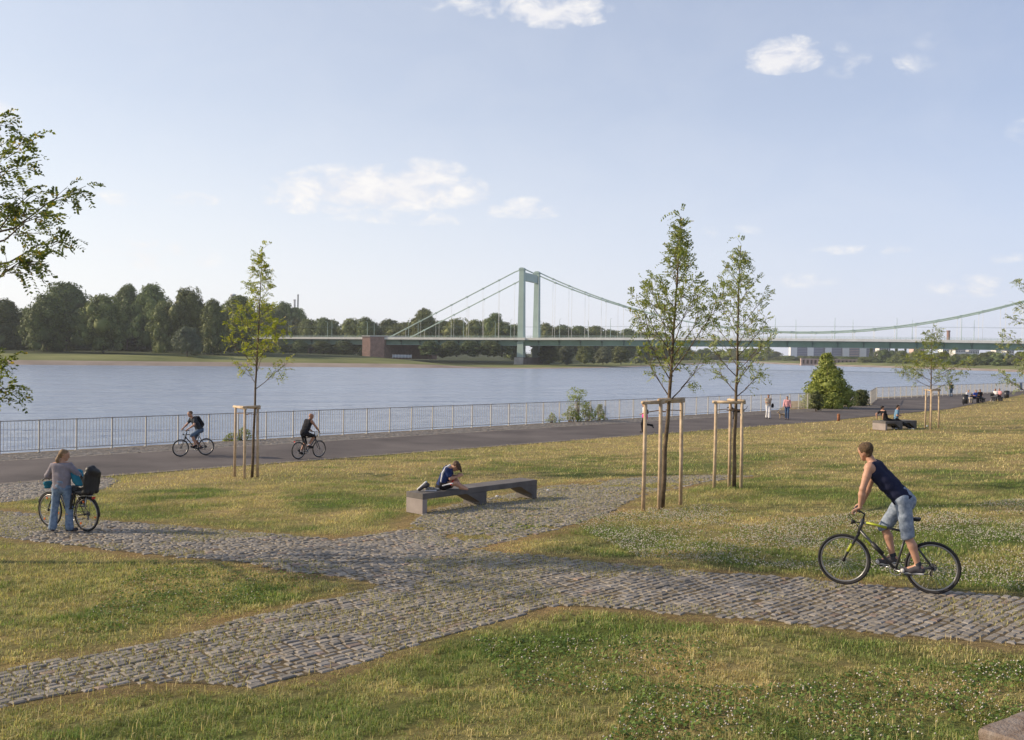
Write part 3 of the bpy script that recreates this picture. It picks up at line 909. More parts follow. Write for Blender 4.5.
left_trees = [
    (-62, 301, 352, 70, 500, 'broad', 'dark', 'dark broad tree beyond the left edge of the far bank wood'),
    (4, 300, 352, 52, 505, 'broad', 'dark', 'dark low rounded tree, leftmost in the far bank wood'),
    (47, 296, 354, 56, 470, 'broad', 'dark', 'very dark broad tree, second from the left on the far bank'),
    (66, 284, 350, 64, 545, 'broad', 'mid', 'tall feathery tree rising behind the very dark broad tree, far bank'),
    (103, 296, 354, 54, 470, 'broad', 'mid', 'round mid green tree with a lit left side on the far bank'),
    (127, 286, 350, 46, 545, 'broad', 'mid', 'tall light topped tree just right of the round green tree on the far bank'),
    (151, 285, 350, 44, 540, 'broad', 'mid', 'tall tree with an airy crown left of the dark pointed tree, far bank'),
    (164, 302, 354, 34, 500, 'broad', 'mid', 'lower pale green tree behind the round bush on the far bank'),
    (187, 289, 353, 44, 500, 'broad', 'dark', 'dark tall tree standing behind the round willow bush on the far bank'),
    (187, 327, 356.5, 40, 452, 'bush', 'pale', 'round grey green willow bush alone on the meadow of the far bank'),
    (213, 301, 354, 36, 490, 'broad', 'mid', 'olive green tree right behind the willow bush on the far bank'),
    (238, 297, 354, 50, 520, 'broad', 'mid', 'wide green tree seen behind the yellowish young tree with stakes'),
    (266, 304, 354, 36, 720, 'broad', 'dark', 'dark tree right of the young staked tree, above the bridge ramp'),
    (284, 303, 354, 34, 730, 'broad', 'dark', 'dark tree directly left of the two thin chimneys'),
    (18, 322, 352, 60, 540, 'broad', 'dark', 'dark undergrowth tree filling the gap at the left end of the wood'),
    (80, 325, 352, 60, 560, 'broad', 'dark', 'dark undergrowth tree between the first broad trees of the far bank'),
    (135, 322, 353, 64, 560, 'broad', 'dark', 'dark undergrowth tree in the middle of the far bank wood'),
    (215, 325, 354, 60, 565, 'broad', 'dark', 'dark undergrowth tree right of the willow bush on the far bank')]
for i, px in enumerate(range(-20, 300, 24)):
    left_trees.append((px + random.uniform(-4, 4), random.uniform(304, 314), 352, 44, (620 if px < 235 else 740) + random.uniform(-20, 20), 'broad', 'mid' if i % 3 else 'dark', '%s tree from the left in the hazier back row of the far bank wood' % nth(i)))
for i, (px, yt, yb, w, D, kind, tone, lab) in enumerate(left_trees):
    far_tree(px, yt, yb, w, D, kind, tone, lab, 'bush' if kind == 'bush' else 'tree', G1, i)
# row behind the side span and the first part of the main span
row = []
for i, px in enumerate(range(292, 508, 14)):
    row.append((px + random.uniform(-4, 4), 321 + random.uniform(-3.5, 3), 357, random.uniform(30, 46), 700 + random.uniform(-30, 40), 'broad', random.choice(['dark', 'mid'])))
for i, (px, yt, yb, w, D, k, tn) in enumerate(row):
    far_tree(px, yt, yb, w, D, k, tn, '%s tree from the left in the even row behind the side span' % nth(i), 'tree', 'trees behind the left span of the bridge', random.randrange(8))
far_tree(423, 310, 357, 36, 680, 'broad', 'mid', 'tall bushy tree rising above the row behind the two slanting cables', 'tree', 'trees behind the left span of the bridge', 2)
far_tree(494, 314, 357, 26, 690, 'broad', 'mid', 'taller tree of the row just left of the bridge tower', 'tree', 'trees behind the left span of the bridge', 3)
for i, px in enumerate([512, 546, 561, 577, 594, 611, 628, 645, 660]):
    far_tree(px, 323 + i * 1.2 + random.uniform(-1.5, 2), 360, random.uniform(30, 42), 800 + i * 12, 'broad', 'mid', '%s hazy tree right of the bridge tower, behind the main span' % nth(i), 'tree', 'trees behind the main span', i)
for i, (px, yt, w) in enumerate([(519, 341, 22), (549, 343, 26), (566, 345, 20), (585, 344, 26), (603, 347, 22), (621, 345, 24), (641, 349, 22)]):
    far_tree(px, yt, 364.5, w, 610 + i * 14, 'broad' if i % 3 else 'bush', 'mid' if i % 2 else 'pale', '%s shaggy riverside tree right of the tower pier, below the deck' % nth(i), 'tree', 'riverside trees below the deck', i)
# left side under the deck: darker scrub behind the meadow
for i, px in enumerate([262, 280, 300, 322, 345, 430, 450, 470, 490]):
    far_tree(px, 341, 356.5, 26, 640 if px < 400 else 600, 'broad', 'dark', '%s dark scrubby tree from the left under the side span' % nth(i), 'tree', 'scrub trees under the side span', i)
# downstream shore: small hazy trees in two rows
for rw, (nn, off) in enumerate(((46, 0), (50, 90))):
  for i in range(nn):
    px = 662 + 376 * i / (nn - 1) + random.uniform(-3, 3)
    Hh = 354.3 + 0.0145 * (px - 512)
    Ds = float(np.interp(px, [660, 690, 730, 760, 810, 860, 950, 1040], [800, 1000, 1330, 1420, 1100, 960, 780, 690]))
    D = Ds + 25 + off + random.uniform(0, 30)
    yt = Hh - (random.uniform(5.5, 10.5) if rw else random.uniform(0, 5.5))
    if 783 < px < 874: yt = max(yt, Hh - 2.6)
    yb = Hh + (4.3 - 0.3) * F / D
    far_tree(px, yt, yb, random.uniform(13, 21), D, random.choice(['broad', 'broad', 'broad', 'bush']), random.choice(['mid', 'mid', 'dark', 'pale'] if not rw else ['mid', 'dark']),
             '%s tree from the left in the %s of the downstream tree line' % (nth(i), 'taller back row' if rw else 'low front row'), 'tree', 'trees on the downstream shore', i)
for i, (px, w) in enumerate(((768, 5), (871, 5), (896, 5), (905, 4))):
    far_tree(px, 345.5, 362, w, 1350 if px < 800 else 1010, 'tall', 'dark', '%s slim dark poplar from the left in the downstream tree line' % nth(i), 'tree', 'poplars on the downstream shore', 1)

# ------------------------------------------------------------------ buildings downstream
M_WHITE = mat('white_render', (0.72, 0.70, 0.67), 0.8, 0.05, 0.1)
M_ROSE = mat('rose_render', (0.58, 0.42, 0.36), 0.8, 0.05, 0.1)
M_ROOF_SHADE = mat('roof_and_shaded_front', (0.16, 0.16, 0.21), 0.7, 0.15, 0.1)  # dark tone holds the shade of the slab fronts; roofs use it too
M_WIN = mat('far_window', (0.06, 0.07, 0.09), 0.25, 0.2, 0.5)
def block(name, label, px0, px1, ytop, D, depth, wall, rows=7, group=None, rz=0.0, cat='building', cols=6):
    p0 = at(px0, D); p1 = at(px1, D); w = (p1 - p0).length
    zt = zat((px0 + px1) / 2, ytop, D); zb = 0.8
    t = thing(name, label, cat, ((p0 + p1) / 2).xy.to_3d() + Vector((0, 0, zb)), rz, group)
    h = zt - zb
    MB().box((0, 0, h / 2), (w, depth, h)).build('wall', wall, t)
    MB().box((0, 0, h + 0.3), (w + 0.6, depth + 0.6, 0.6)).build('roof', M_ROOF_SHADE, t)
    for k in range(rows):
        z = h * (k + 0.6) / rows; hh = h / rows * 0.45
        m = MB()
        for c in range(cols):
            m.box((-w / 2 + w * (c + 0.5) / cols, -depth / 2 - 0.05, z), (w / cols * (0.5 if cols > 2 else 0.2), 0.14, hh))
        m.build('window', M_WIN, t)
    return t
apts = [(789.5, 796, 'first'), (806.5, 812.5, 'second'), (824, 830.5, 'third'), (841.5, 848, 'fourth'), (858.5, 865, 'fifth')]
for i, (a, b, od) in enumerate(apts):
    t = block('apartment_block', '%s from the left of five apartment blocks with white sunlit ends and shaded fronts' % od, a, b, 341, 1500, 10, M_WHITE, 0, 'row of five apartment blocks', cols=1)
    # slab wing of the same block, its shade put into the dark colour
    p0 = at(b, 1500); p1 = at(b + 10.5, 1500); w = (p1 - p0).length; h = zat(b, 342.5, 1500) - 0.8
    cx = ((p0 + p1) / 2).x - t.location.x
    MB().box((cx, 3, h / 2), (w, 12, h)).build('wing', M_ROOF_SHADE, t)
    m = MB()
    for k in range(11): m.box((cx, -3.1, h * (k + .5) / 11), (w * .92, .14, h / 11 * .4))
    m.build('balcony', M_ROSE if i == 3 else mat('balcony_grey', (0.30, 0.30, 0.34), 0.7), t)
block('office_building', 'low white flat building right of the five apartment blocks, over the trees', 877, 888, 347.5, 1250, 14, M_WHITE, 3)
block('apartment_building', 'pinkish low building behind the small staked tree near the right', 911, 922, 349, 1200, 14, M_ROSE, 3)
block('terraced_building', 'long white building with a grey wing, behind trees right of the small staked tree', 940, 951, 349.2, 1200, 14, M_WHITE, 4)
block('storeyed_building', 'bright white four storey building nearest the thin brown chimney', 952, 962, 350, 1150, 16, M_WHITE, 4)
block('long_building', 'pale long low building between the four storey building and the white slab tower', 966, 976, 350.5, 1150, 14, M_WHITE, 3)
block('slab_tower', 'narrow bright white windowless looking tower near the right edge below the bridge', 993, 998, 350, 1100, 12, M_WHITE, 6, cols=2)
block('corner_building', 'pale building with a dark side right of the narrow white tower', 1004, 1011, 351, 1100, 12, M_WHITE, 5, cols=3)
def arcade():
    D = 1010
    p0 = at(801.5, D); p1 = at(856, D)
    t = thing('harbour_arcade', 'low pink wall with a row of dark arches at the waterline of the downstream shore', 'arcade', ((p0.x + p1.x) / 2, D, WATER_Z))
    w = (p1 - p0).length; n = 14; h = zat(828, 358.8, D) - WATER_Z
    f = MB(); bw = w / n
    for k in range(n + 1): f.box((-w / 2 + k * bw, 0, h * .4), (bw * .42, 3, h * .8))
    f.box((0, 0, h * .89), (w + 2, 3.4, h * .22))
    f.box((0, 0, h * .12), (w + 2, 4.5, h * .24))
    f.build('arch_wall', mat('pink_sandstone', (0.42, 0.30, 0.25), 0.85, 0.15, 0.3), t)
    MB().box((0, 3.0, h * .5), (w, 0.5, h * .98)).build('back_wall', mat('dark_backing', (0.06, 0.05, 0.05), 0.9), t)  # near-black sheet closing the arch openings from behind
arcade()
M_STACK = mat('chimney_grey', (0.36, 0.37, 0.38), 0.7, 0.1, 0.1)
def stack(name, label, px, yt, D, r, m, band=None):
    z = zat(px, yt, D); p = at(px, D)
    t = thing(name, label, 'chimney', (p.x, p.y, 2.5))
    MB().tube([(0, 0, 0), (0, 0, z - 4)], [r * 1.25, r], 12).build('shaft', m, t, True)
    MB().tube([(0, 0, z - 4), (0, 0, z - 2.5)], [r * 1.25, r * 1.25], 12).build('rim', band or m, t)
stack('chimney', 'tall slim grey chimney, right one of the pair above the left trees', 297.4, 294.5, 1400, 1.0, mat('chimney_dark', (0.16, 0.17, 0.18), 0.7))
stack('chimney', 'slightly shorter pale chimney, left one of the pair above the left trees', 294.0, 299.5, 1400, 1.4, M_STACK)
stack('chimney', 'short brown brick chimney sticking up above the bridge deck at the right', 947.8, 330.5, 1500, 2.3, mat('brown_brick', (0.23, 0.12, 0.08), 0.8), mat('brown_cap', (0.30, 0.16, 0.12), 0.8))
def tanks():
    D = 900; p = at(232.5, D); h = zat(232, 294.8, D) - 2.5
    t = thing('silo_tower', 'small white industrial tower top showing above the wood left of the young tree', 'tower', (p.x, p.y, 2.5))
    MB().tube([(0, 0, 0), (0, 0, h)], 2.6, 12).build('tower_wall', M_STACK, t)
    MB().tube([(0, 0, h), (0, 0, h + 0.8)], [2.9, 2.0], 12).build('cap', M_WHITE, t)
tanks()

# ------------------------------------------------------------------ bridge
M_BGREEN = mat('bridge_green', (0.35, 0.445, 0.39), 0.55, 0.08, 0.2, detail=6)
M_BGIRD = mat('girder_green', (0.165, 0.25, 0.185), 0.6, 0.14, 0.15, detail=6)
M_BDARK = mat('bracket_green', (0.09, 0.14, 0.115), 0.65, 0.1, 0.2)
M_BPALE = mat('parapet_pale', (0.66, 0.65, 0.60), 0.7, 0.1, 0.3)
def brick(name, c1, c2, mortar, scale=0.55):
    m, n, b, out = newmat(name)
    tc = n('ShaderNodeTexCoord')
    mp = n('ShaderNodeMapping'); n.link(tc.outputs['Object'], mp.inputs[0])
    sp = n('ShaderNodeSeparateXYZ'); n.link(mp.outputs[0], sp.inputs[0])
    cb = n('ShaderNodeCombineXYZ'); n.link(n.math('ADD', sp.outputs[0], sp.outputs[1]), cb.inputs[0]); n.link(sp.outputs[2], cb.inputs[1])
    t = n('ShaderNodeTexBrick'); n.link(cb.outputs[0], t.inputs[0])
    t.inputs['Color1'].default_value = (*c1, 1); t.inputs['Color2'].default_value = (*c2, 1); t.inputs['Mortar'].default_value = (*mortar, 1)
    t.inputs['Scale'].default_value = scale; t.inputs['Mortar Size'].default_value = 0.03
    c = n.mix(n.ramp(n.noise(0.4, 6, 0.6, tc.outputs['Object']), [(0.3, 0.0), (0.7, 1.0)]), (0.75, 0.75, 0.75), (1.2, 1.2, 1.2))
    n.link(n.mix(1.0, t.outputs[0], c, 'MULTIPLY'), b.inputs['Base Color']); b.inputs['Roughness'].default_value = 0.9
    return m
M_BRICK = brick('brick_masonry', (0.34, 0.175, 0.125), (0.26, 0.135, 0.10), (0.36, 0.29, 0.25))
M_PIER = brick('pier_stone', (0.22, 0.165, 0.14), (0.17, 0.13, 0.115), (0.12, 0.10, 0.09), 0.3)
M_STONE = mat('pale_stone', (0.42, 0.39, 0.35), 0.85, 0.15, 0.3)
P0 = Vector((5.4, 600)); EU = Vector((0.934, -0.358)); ET = Vector((0.358, 0.934))
SPAN = 326.0
def build_bridge():
    ang = math.atan2(EU.y, EU.x)
    T = thing('suspension_bridge', 'long pale green suspension bridge crossing the river', 'bridge', (P0.x, P0.y, 0), ang)
    # local x = along, local y = across, near side first
    def dz(s):
        if s < 0: return CAMZ + 9.95 + s * 0.004
        return CAMZ + 10.8 - 0.85 * ((s - 163) / 163) ** 2
    ss = [-300 + 10 * i for i in range(81)]        # -300 .. 500
    def strip(y0, y1, dz0, dz1, s0=-1e9, s1=1e9):
        m = MB(); pts = [s for s in ss if s0 <= s <= s1]
        v = []; f = []
        for s in pts:
            z = dz(s); v += [(s, y0, z + dz0), (s, y1, z + dz0), (s, y1, z + dz1), (s, y0, z + dz1)]
        for i in range(len(pts) - 1):
            for k in range(4):
                l = (k + 1) % 4; f.append((i * 4 + k, i * 4 + l, i * 4 + 4 + l, i * 4 + 4 + k))
        f += [(3, 2, 1, 0), tuple(len(v) - 4 + k for k in range(4))]
        return m.add(v, f)
    strip(-3.2, 30.2, -1.35, -0.45).build('road_deck', M_BPALE, T)
    strip(-3.35, -3.1, -1.30, 0.05).build('parapet', M_BPALE, T); strip(30.1, 30.35, -1.30, 0.05).build('parapet', M_BPALE, T)
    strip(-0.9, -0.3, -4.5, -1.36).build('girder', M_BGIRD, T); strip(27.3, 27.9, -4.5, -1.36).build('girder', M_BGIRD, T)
    strip(-1.15, -0.05, -4.66, -4.51).build('flange', M_BGREEN, T)
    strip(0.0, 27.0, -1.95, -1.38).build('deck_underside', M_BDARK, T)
    m = MB()
    m.prism([(-0.35, 0), (-0.35, -3.14), (0.35, -3.14), (0.35, 0)], -1.3, -0.91)
    m.add([(-.3, -3.0, -.01), (.3, -3.0, -.01), (.3, -1.31, -.01), (-.3, -1.31, -.01), (-.3, -1.31, -1.84), (.3, -1.31, -1.84)], [(0, 1, 2, 3), (0, 4, 5, 1), (3, 2, 5, 4), (0, 3, 4), (1, 5, 2)])
    me = bpy.data.meshes.new('bracket'); me.from_pydata(m.v, [], m.f); me.update(); me.materials.append(M_BDARK)
    for i in range(56):
        s = -290 + i * 13.1
        addobj('bracket', me, None, T).location = (s, 0, dz(s) - 1.36)
    for y in (-3.2, 30.2):
        m = MB()
        m.tube([(s, y, dz(s) + 1.15) for s in ss], 0.07, 5)
        m.tube([(s, y, dz(s) + 0.6) for s in ss], 0.04, 4)
        for i in range(260): s = -300 + i * 3.07; m.box((s, y, dz(s) + 0.58), (0.09, 0.09, 1.15))
        m.build('railing', M_BGREEN, T)
    ztop = CAMZ + 52.0
    def tower(s):
        pier = MB(); zt = 3.6
        pier.prism([(s - 3.0, WATER_Z - 1), (s - 3.0, 2.6), (s + 3.0, 2.6), (s + 3.0, WATER_Z - 1)], -3.5, 31)
        po = pier.build('pier', M_PIER, T)
        q = MB(); q.prism([(s - 3.5, WATER_Z - 1), (s - 3.5, -1.6), (s + 3.5, -1.6), (s + 3.5, WATER_Z - 1)], -4.3, 31.6)
        q.build('plinth', M_STONE, po)
        q = MB(); q.box((s, -4.02, 0.2), (5.6, 1.0, 4.4)); q.build('pier_nose', M_STONE, po)
        for y in (0, 27):
            l = MB(); v = []
            for z, a, b in ((2.62, 2.0, 2.2), (CAMZ + 9, 1.9, 2.0), (CAMZ + 30, 1.65, 1.75), (ztop - 1.2, 1.45, 1.5)):
                v += [(s - a, y - b, z), (s + a, y - b, z), (s + a, y + b, z), (s - a, y + b, z)]
            f = [(3, 2, 1, 0), (12, 13, 14, 15)]
            for i in range(3):
                for k in range(4): f.append((i * 4 + k, i * 4 + (k + 1) % 4, i * 4 + 4 + (k + 1) % 4, i * 4 + 4 + k))
            l.add(v, f); lo = l.build('tower_leg', M_BGREEN, T)
            MB().prism([(s - 1.75, ztop - 1.19), (s - 1.75, ztop - .5), (s - .8, ztop + .2), (s + .8, ztop + .2), (s + 1.75, ztop - .5), (s + 1.75, ztop - 1.19)], y - 1.7, y + 1.7).build('cable_saddle', M_BGREEN, lo)
        MB().box((s, 13.5, ztop - 4.9), (1.9, 23.7, 5.0)).build('portal_beam', M_BGREEN, T)
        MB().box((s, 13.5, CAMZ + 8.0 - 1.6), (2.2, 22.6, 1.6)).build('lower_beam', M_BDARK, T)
        w = MB(); w.box((s, -3.6, dz(s) - .65), (7.5, 1.2, 1.3)); w.build('walkway_bay', M_BPALE, T)
    tower(0); tower(SPAN)
    def cz(s):
        if s < 0: return ztop + s / 90 * (ztop - (dz(-90) - 0.2))
        if s > SPAN: return ztop - (s - SPAN) / 90 * (ztop - dz(SPAN + 90) + .2)
        return CAMZ + 14.4 + (ztop - CAMZ - 14.4) * ((s - 163) / 163) ** 2
    for y in (0, 27):
        m = MB(); m.tube([(s, y, cz(s)) for s in np.linspace(-90, SPAN + 90, 90)], 0.36, 6)
        c = m.build('main_cable', M_BGREEN, T)
        for s in list(np.arange(-78, -6, 10.5)) + list(np.arange(10.5, SPAN - 5, 10.5)) + list(np.arange(SPAN + 10, SPAN + 85, 10.5)):
            MB().box((s, y, cz(s) - .05), (1.0, 1.1, 1.0)).build('cable_clamp', M_BGREEN, T)
            if cz(s) - dz(s) > 1.2:
                MB().tube([(s, y, cz(s)), (s, y, dz(s) - 0.4)], 0.075, 4).build('hanger', M_BPALE, T)
    n = 0
    for y in (-2.6, 29.6):
        for s in np.arange(-285 + (8 if y > 0 else 0), 400, 31):
            z = dz(s); m = MB()
            m.tube([(s, y, z), (s, y, z + 10.8)], [0.17, 0.10], 6)
            m.tube([(s, y, z + 10.8), (s, y + (1.6 if y < 0 else -1.6), z + 11.2)], 0.07, 5)
            m.box((s, y + (1.9 if y < 0 else -1.9), z + 11.2), (0.3, 0.8, 0.16))
            m.build('lamp_post', M_BGREEN, T)
    for dzz, y in ((7.0, 9), (7.0, 18)):
        MB().tube([(s, y, dz(s) + dzz) for s in ss], 0.035, 4).build('tram_wire', M_BDARK, T)
    # abutment blocks of brick
    a = MB(); zt = dz(-95) + 0.25
    pl = [(-105.6, -6), (-99.8, -6), (-91.2, -3.5), (-91.2, 31), (-105.6, 31)]
    v = [(x, y, z) for z in (0.0, zt) for x, y in pl]
    a.add(v, [(4, 3, 2, 1, 0), (5, 6, 7, 8, 9)] + [(i, (i + 1) % 5, 5 + (i + 1) % 5, 5 + i) for i in range(5)])
    ao = a.build('brick_abutment', M_BRICK, T)
    c = MB(); v = [(x * 1.0 + (0.3 if x > -95 else -0.3), y - 0.3 if y < 0 else y, z) for z in (zt + 0.003, zt + 0.8) for x, y in pl]
    c.add(v, [(4, 3, 2, 1, 0), (5, 6, 7, 8, 9)] + [(i, (i + 1) % 5, 5 + (i + 1) % 5, 5 + i) for i in range(5)]).build('coping', M_STONE, ao)
    MB().box((-84.5, 36.2, zt / 2 - 1.0), (19, 8.0, zt - 2.5)).build('brick_wing', M_BRICK, T)
    b = MB(); b.prism([(SPAN + 92, -3.2), (SPAN + 92, zt), (SPAN + 99, zt), (SPAN + 99, -3.2)], -4.2, 32); b.build('brick_abutment', M_BRICK, T)
    for s in (-150, -205, -262):
        MB().prism([(s - 1.2, -1), (s - 1.2, dz(s) - 4.7), (s + 1.2, dz(s) - 4.7), (s + 1.2, -1)], 0, 27).build('pier', M_PIER, T)
    return T
BR = build_bridge()
def site_fence():
    t = thing('site_fence', 'low pale mesh site fence at the foot of the brick bridge block', 'fence', at(392.5, 600, 0.9), 0.0)
    for k in range(7):
        MB().box((k * 1.9, 0, 1.2), (0.25, 0.2, 2.4)).build('post', M_WHITE, t)
    MB().box((5.7, 0.15, 1.35), (11.6, 0.06, 1.7)).build('mesh_panel', mat('pale_mesh', (0.42, 0.45, 0.5), 0.7), t)
site_fence()

# ------------------------------------------------------------------ riverside railing
M_GALV = mat('galvanised_steel', (0.33, 0.32, 0.30), 0.5, 0.12, 5, spec=0.5, col2=(0.44, 0.42, 0.39))
M_POST = mat('railing_post_steel', (0.44, 0.41, 0.36), 0.55, 0.12, 5, spec=0.5)
def railing(label, a, b, step=1.52, H=1.35, solid=0.13):
    a = Vector(a); b = Vector(b); L = (b - a).length; n = max(1, round(L / step)); d = (b - a) / n
    ang = math.atan2(d.y, d.x); s = L / n
    t = thing('river_railing', label, 'railing', (a.x, a.y, 0), ang)
    pm = MB(); pm.box((0, 0, H / 2), (0.055, 0.055, H)); pm.box((0, 0, 0.01), (0.14, 0.14, 0.02))
    po = pm.build('post', M_POST, t)
    bm_ = MB()
    bm_.box((s / 2, 0, H - 0.03), (s - 0.06, 0.045, 0.04)); bm_.box((s / 2, 0, 0.12), (s - 0.06, 0.03, 0.03))
    k = int(s / solid)
    for i in range(1, k): bm_.box((i * s / k, 0, (H + 0.06) / 2), (0.016, 0.016, H - 0.18))
    pan = bm_.build('bar_panel', M_GALV, t)
    for i in range(1, n + 1):
        c = po.copy(); COL.objects.link(c); c.parent = t; c.location = (i * s, 0, 0)
        if i < n:
            c = pan.copy(); COL.objects.link(c); c.parent = t; c.location = (i * s, 0, 0)
    return t
def q0(u, q=-0.75): x, y = xy(u, q); return (x, y, 0)
railing('long grey steel bar railing along the river edge behind the asphalt path', q0(-6), q0(U_JOG))
railing('short return piece of steel railing where the path widens beside the shrub', q0(U_JOG + 0.1, -0.85), (FF_A.x, FF_A.y, 0), 1.5)
railing('far pale stretch of bar railing at the wider part of the promenade', (FF_A.x + .1, FF_A.y + .1, 0), FF_A + (FF_B - FF_A) * 1.35, 1.6)

# ------------------------------------------------------------------ haze
def build_haze():
    m = bpy.data.materials.new('haze'); m.use_nodes = True; nt = m.node_tree; nt.nodes.clear(); n = N(nt)
    out = n('ShaderNodeOutputMaterial'); v = n('ShaderNodeVolumePrincipled')
    v.inputs['Color'].default_value = (0.90, 0.94, 1.0, 1); v.inputs['Density'].default_value = 0.00011; v.inputs['Anisotropy'].default_value = 0.2
    n.link(v.outputs[0], out.inputs['Volume'])
    mb = MB(); mb.box((300, 2250, 40), (8200, 6200, 96))
    o = mb.build('haze', m); tag(o, kind='stuff')
build_haze()
# ------------------------------------------------------------------ implicit figures: smooth unions of tapered limbs, meshed with surface nets
def mesh_sdf(name, prims, vox, k=0.025, clips=(), noise=0.0, nseed=0, ksub=0.01, subs=()):
    """prims: (a, b, ra, rb[, k]); clips: half spaces (point, normal) keeping the side the normal points away from"""
    A = np.array([p[0] for p in prims], float); B = np.array([p[1] for p in prims], float)
    ra = np.array([p[2] for p in prims]); rb = np.array([p[3] for p in prims])
    m = max(ra.max(), rb.max()) * 0 + 3 * vox + k
    lo = np.minimum(A - ra[:, None], B - rb[:, None]).min(0) - m; hi = np.maximum(A + ra[:, None], B + rb[:, None]).max(0) + m
    dims = np.ceil((hi - lo) / vox).astype(int) + 1
    Fd = np.full(dims, 0.2, np.float32)
    ax = [lo[i] + np.arange(dims[i]) * vox for i in range(3)]
    def region(a, b, r_):
        l = np.minimum(a, b) - r_; h = np.maximum(a, b) + r_
        i0 = np.maximum(((l - lo) / vox).astype(int), 0); i1 = np.minimum(((h - lo) / vox).astype(int) + 2, dims)
        return i0, i1
    def cone(a, b, r1, r2, i0, i1):
        X, Y, Z = np.meshgrid(ax[0][i0[0]:i1[0]], ax[1][i0[1]:i1[1]], ax[2][i0[2]:i1[2]], indexing='ij')
        ab = b - a; L = (ab ** 2).sum() + 1e-9
        px, py, pz = X - a[0], Y - a[1], Z - a[2]
        t = np.clip((px * ab[0] + py * ab[1] + pz * ab[2]) / L, 0, 1)
        d = np.sqrt((px - t * ab[0]) ** 2 + (py - t * ab[1]) ** 2 + (pz - t * ab[2]) ** 2) - (r1 + (r2 - r1) * t)
        return d, (X, Y, Z)
    for i, p in enumerate(prims):
        kk = p[4] if len(p) > 4 else k
        i0, i1 = region(A[i], B[i], max(ra[i], rb[i]) + 3 * vox + kk)
        d, g = cone(A[i], B[i], ra[i], rb[i], i0, i1)
        sl = Fd[i0[0]:i1[0], i0[1]:i1[1], i0[2]:i1[2]]
        h = np.clip(0.5 + 0.5 * (sl - d) / kk, 0, 1)
        Fd[i0[0]:i1[0], i0[1]:i1[1], i0[2]:i1[2]] = sl * (1 - h) + d * h - kk * h * (1 - h)
    for a, b, r1, r2 in subs:
        a = np.array(a, float); b = np.array(b, float)
        i0, i1 = region(a, b, max(r1, r2) + 3 * vox)
        d, g = cone(a, b, r1, r2, i0, i1)
        sl = Fd[i0[0]:i1[0], i0[1]:i1[1], i0[2]:i1[2]]
        Fd[i0[0]:i1[0], i0[1]:i1[1], i0[2]:i1[2]] = np.maximum(sl, -d)
    X, Y, Z = np.meshgrid(*ax, indexing='ij')
    if noise:
        s = nseed
        Fd += noise * (np.sin(X * 31 + Z * 17 + s) * np.cos(Y * 27 + Z * 23 + s * 2) + 0.6 * np.sin(Z * 47 + X * 21 + Y * 13 + s)).astype(np.float32)
    for p, nrm in clips:
        nrm = np.array(nrm, float); nrm /= np.linalg.norm(nrm)
        Fd = np.maximum(Fd, ((X - p[0]) * nrm[0] + (Y - p[1]) * nrm[1] + (Z - p[2]) * nrm[2]).astype(np.float32))
    Fd[0] = Fd[-1] = 0.2; Fd[:, 0] = Fd[:, -1] = 0.2; Fd[:, :, 0] = Fd[:, :, -1] = 0.2
    ins = Fd < 0
    c = np.zeros(dims - 1, np.int8)
    for a in (0, 1):
        for b in (0, 1):
            for e in (0, 1):
                c += ins[a:dims[0] - 1 + a, b:dims[1] - 1 + b, e:dims[2] - 1 + e]
    act = (c > 0) & (c < 8)
    idx = np.full(dims - 1, -1, np.int64); I = np.argwhere(act); idx[act] = np.arange(len(I))
    acc = np.zeros((len(I), 3)); cnt = np.zeros(len(I))
    corners = [(a, b, e) for a in (0, 1) for b in (0, 1) for e in (0, 1)]
    for c0 in corners:
        for axn in range(3):
            if c0[axn] == 1: continue
            c1 = list(c0); c1[axn] = 1
            f0 = Fd[I[:, 0] + c0[0], I[:, 1] + c0[1], I[:, 2] + c0[2]]; f1 = Fd[I[:, 0] + c1[0], I[:, 1] + c1[1], I[:, 2] + c1[2]]
            cr = (f0 < 0) != (f1 < 0)
            t = np.where(cr, f0 / np.where(f0 == f1, 1, f0 - f1), 0)
            pt = np.tile(np.array(c0, float), (len(I), 1)); pt[:, axn] += t
            acc[cr] += pt[cr]; cnt[cr] += 1
    V = (I + acc / np.maximum(cnt, 1)[:, None]) * vox + lo
    quads = []
    for axn in range(3):
        o1, o2 = [(1, 2), (2, 0), (0, 1)][axn]
        sl0 = [slice(1, -1)] * 3; sl1 = [slice(1, -1)] * 3
        sl0[axn] = slice(0, -1); sl1[axn] = slice(1, None)
        a = ins[tuple(sl0)]; b = ins[tuple(sl1)]
        E = np.argwhere(a != b); 
        if not len(E): continue
        base = E.copy(); base[:, o1] += 1; base[:, o2] += 1
        flip = ins[tuple(base.T)]
        q = []
        for d1, d2 in ((0, 0), (1, 0), (1, 1), (0, 1)):
            cc = base.copy(); cc[:, o1] -= d1; cc[:, o2] -= d2
            q.append(idx[tuple(cc.T)])
        q = np.stack(q, -1)
        q[~flip] = q[~flip][:, ::-1]
        quads.append(q)
    Q = np.concatenate(quads)
    Q = Q[(Q >= 0).all(1)]
    me = np_mesh(name, V, Q)
    # outward normals
    return me
def sk(name, prims, vox, material, parent, k=0.025, clips=(), noise=0.0, nseed=0, subs=()):
    me = mesh_sdf(name, prims, vox, k, clips, noise, nseed, subs=subs)
    return addobj(name, me, material, parent, smooth=True)
def V3(*a): return np.array(a, float)
def nrmz(v): v = np.array(v, float); return v / (np.linalg.norm(v) + 1e-9)
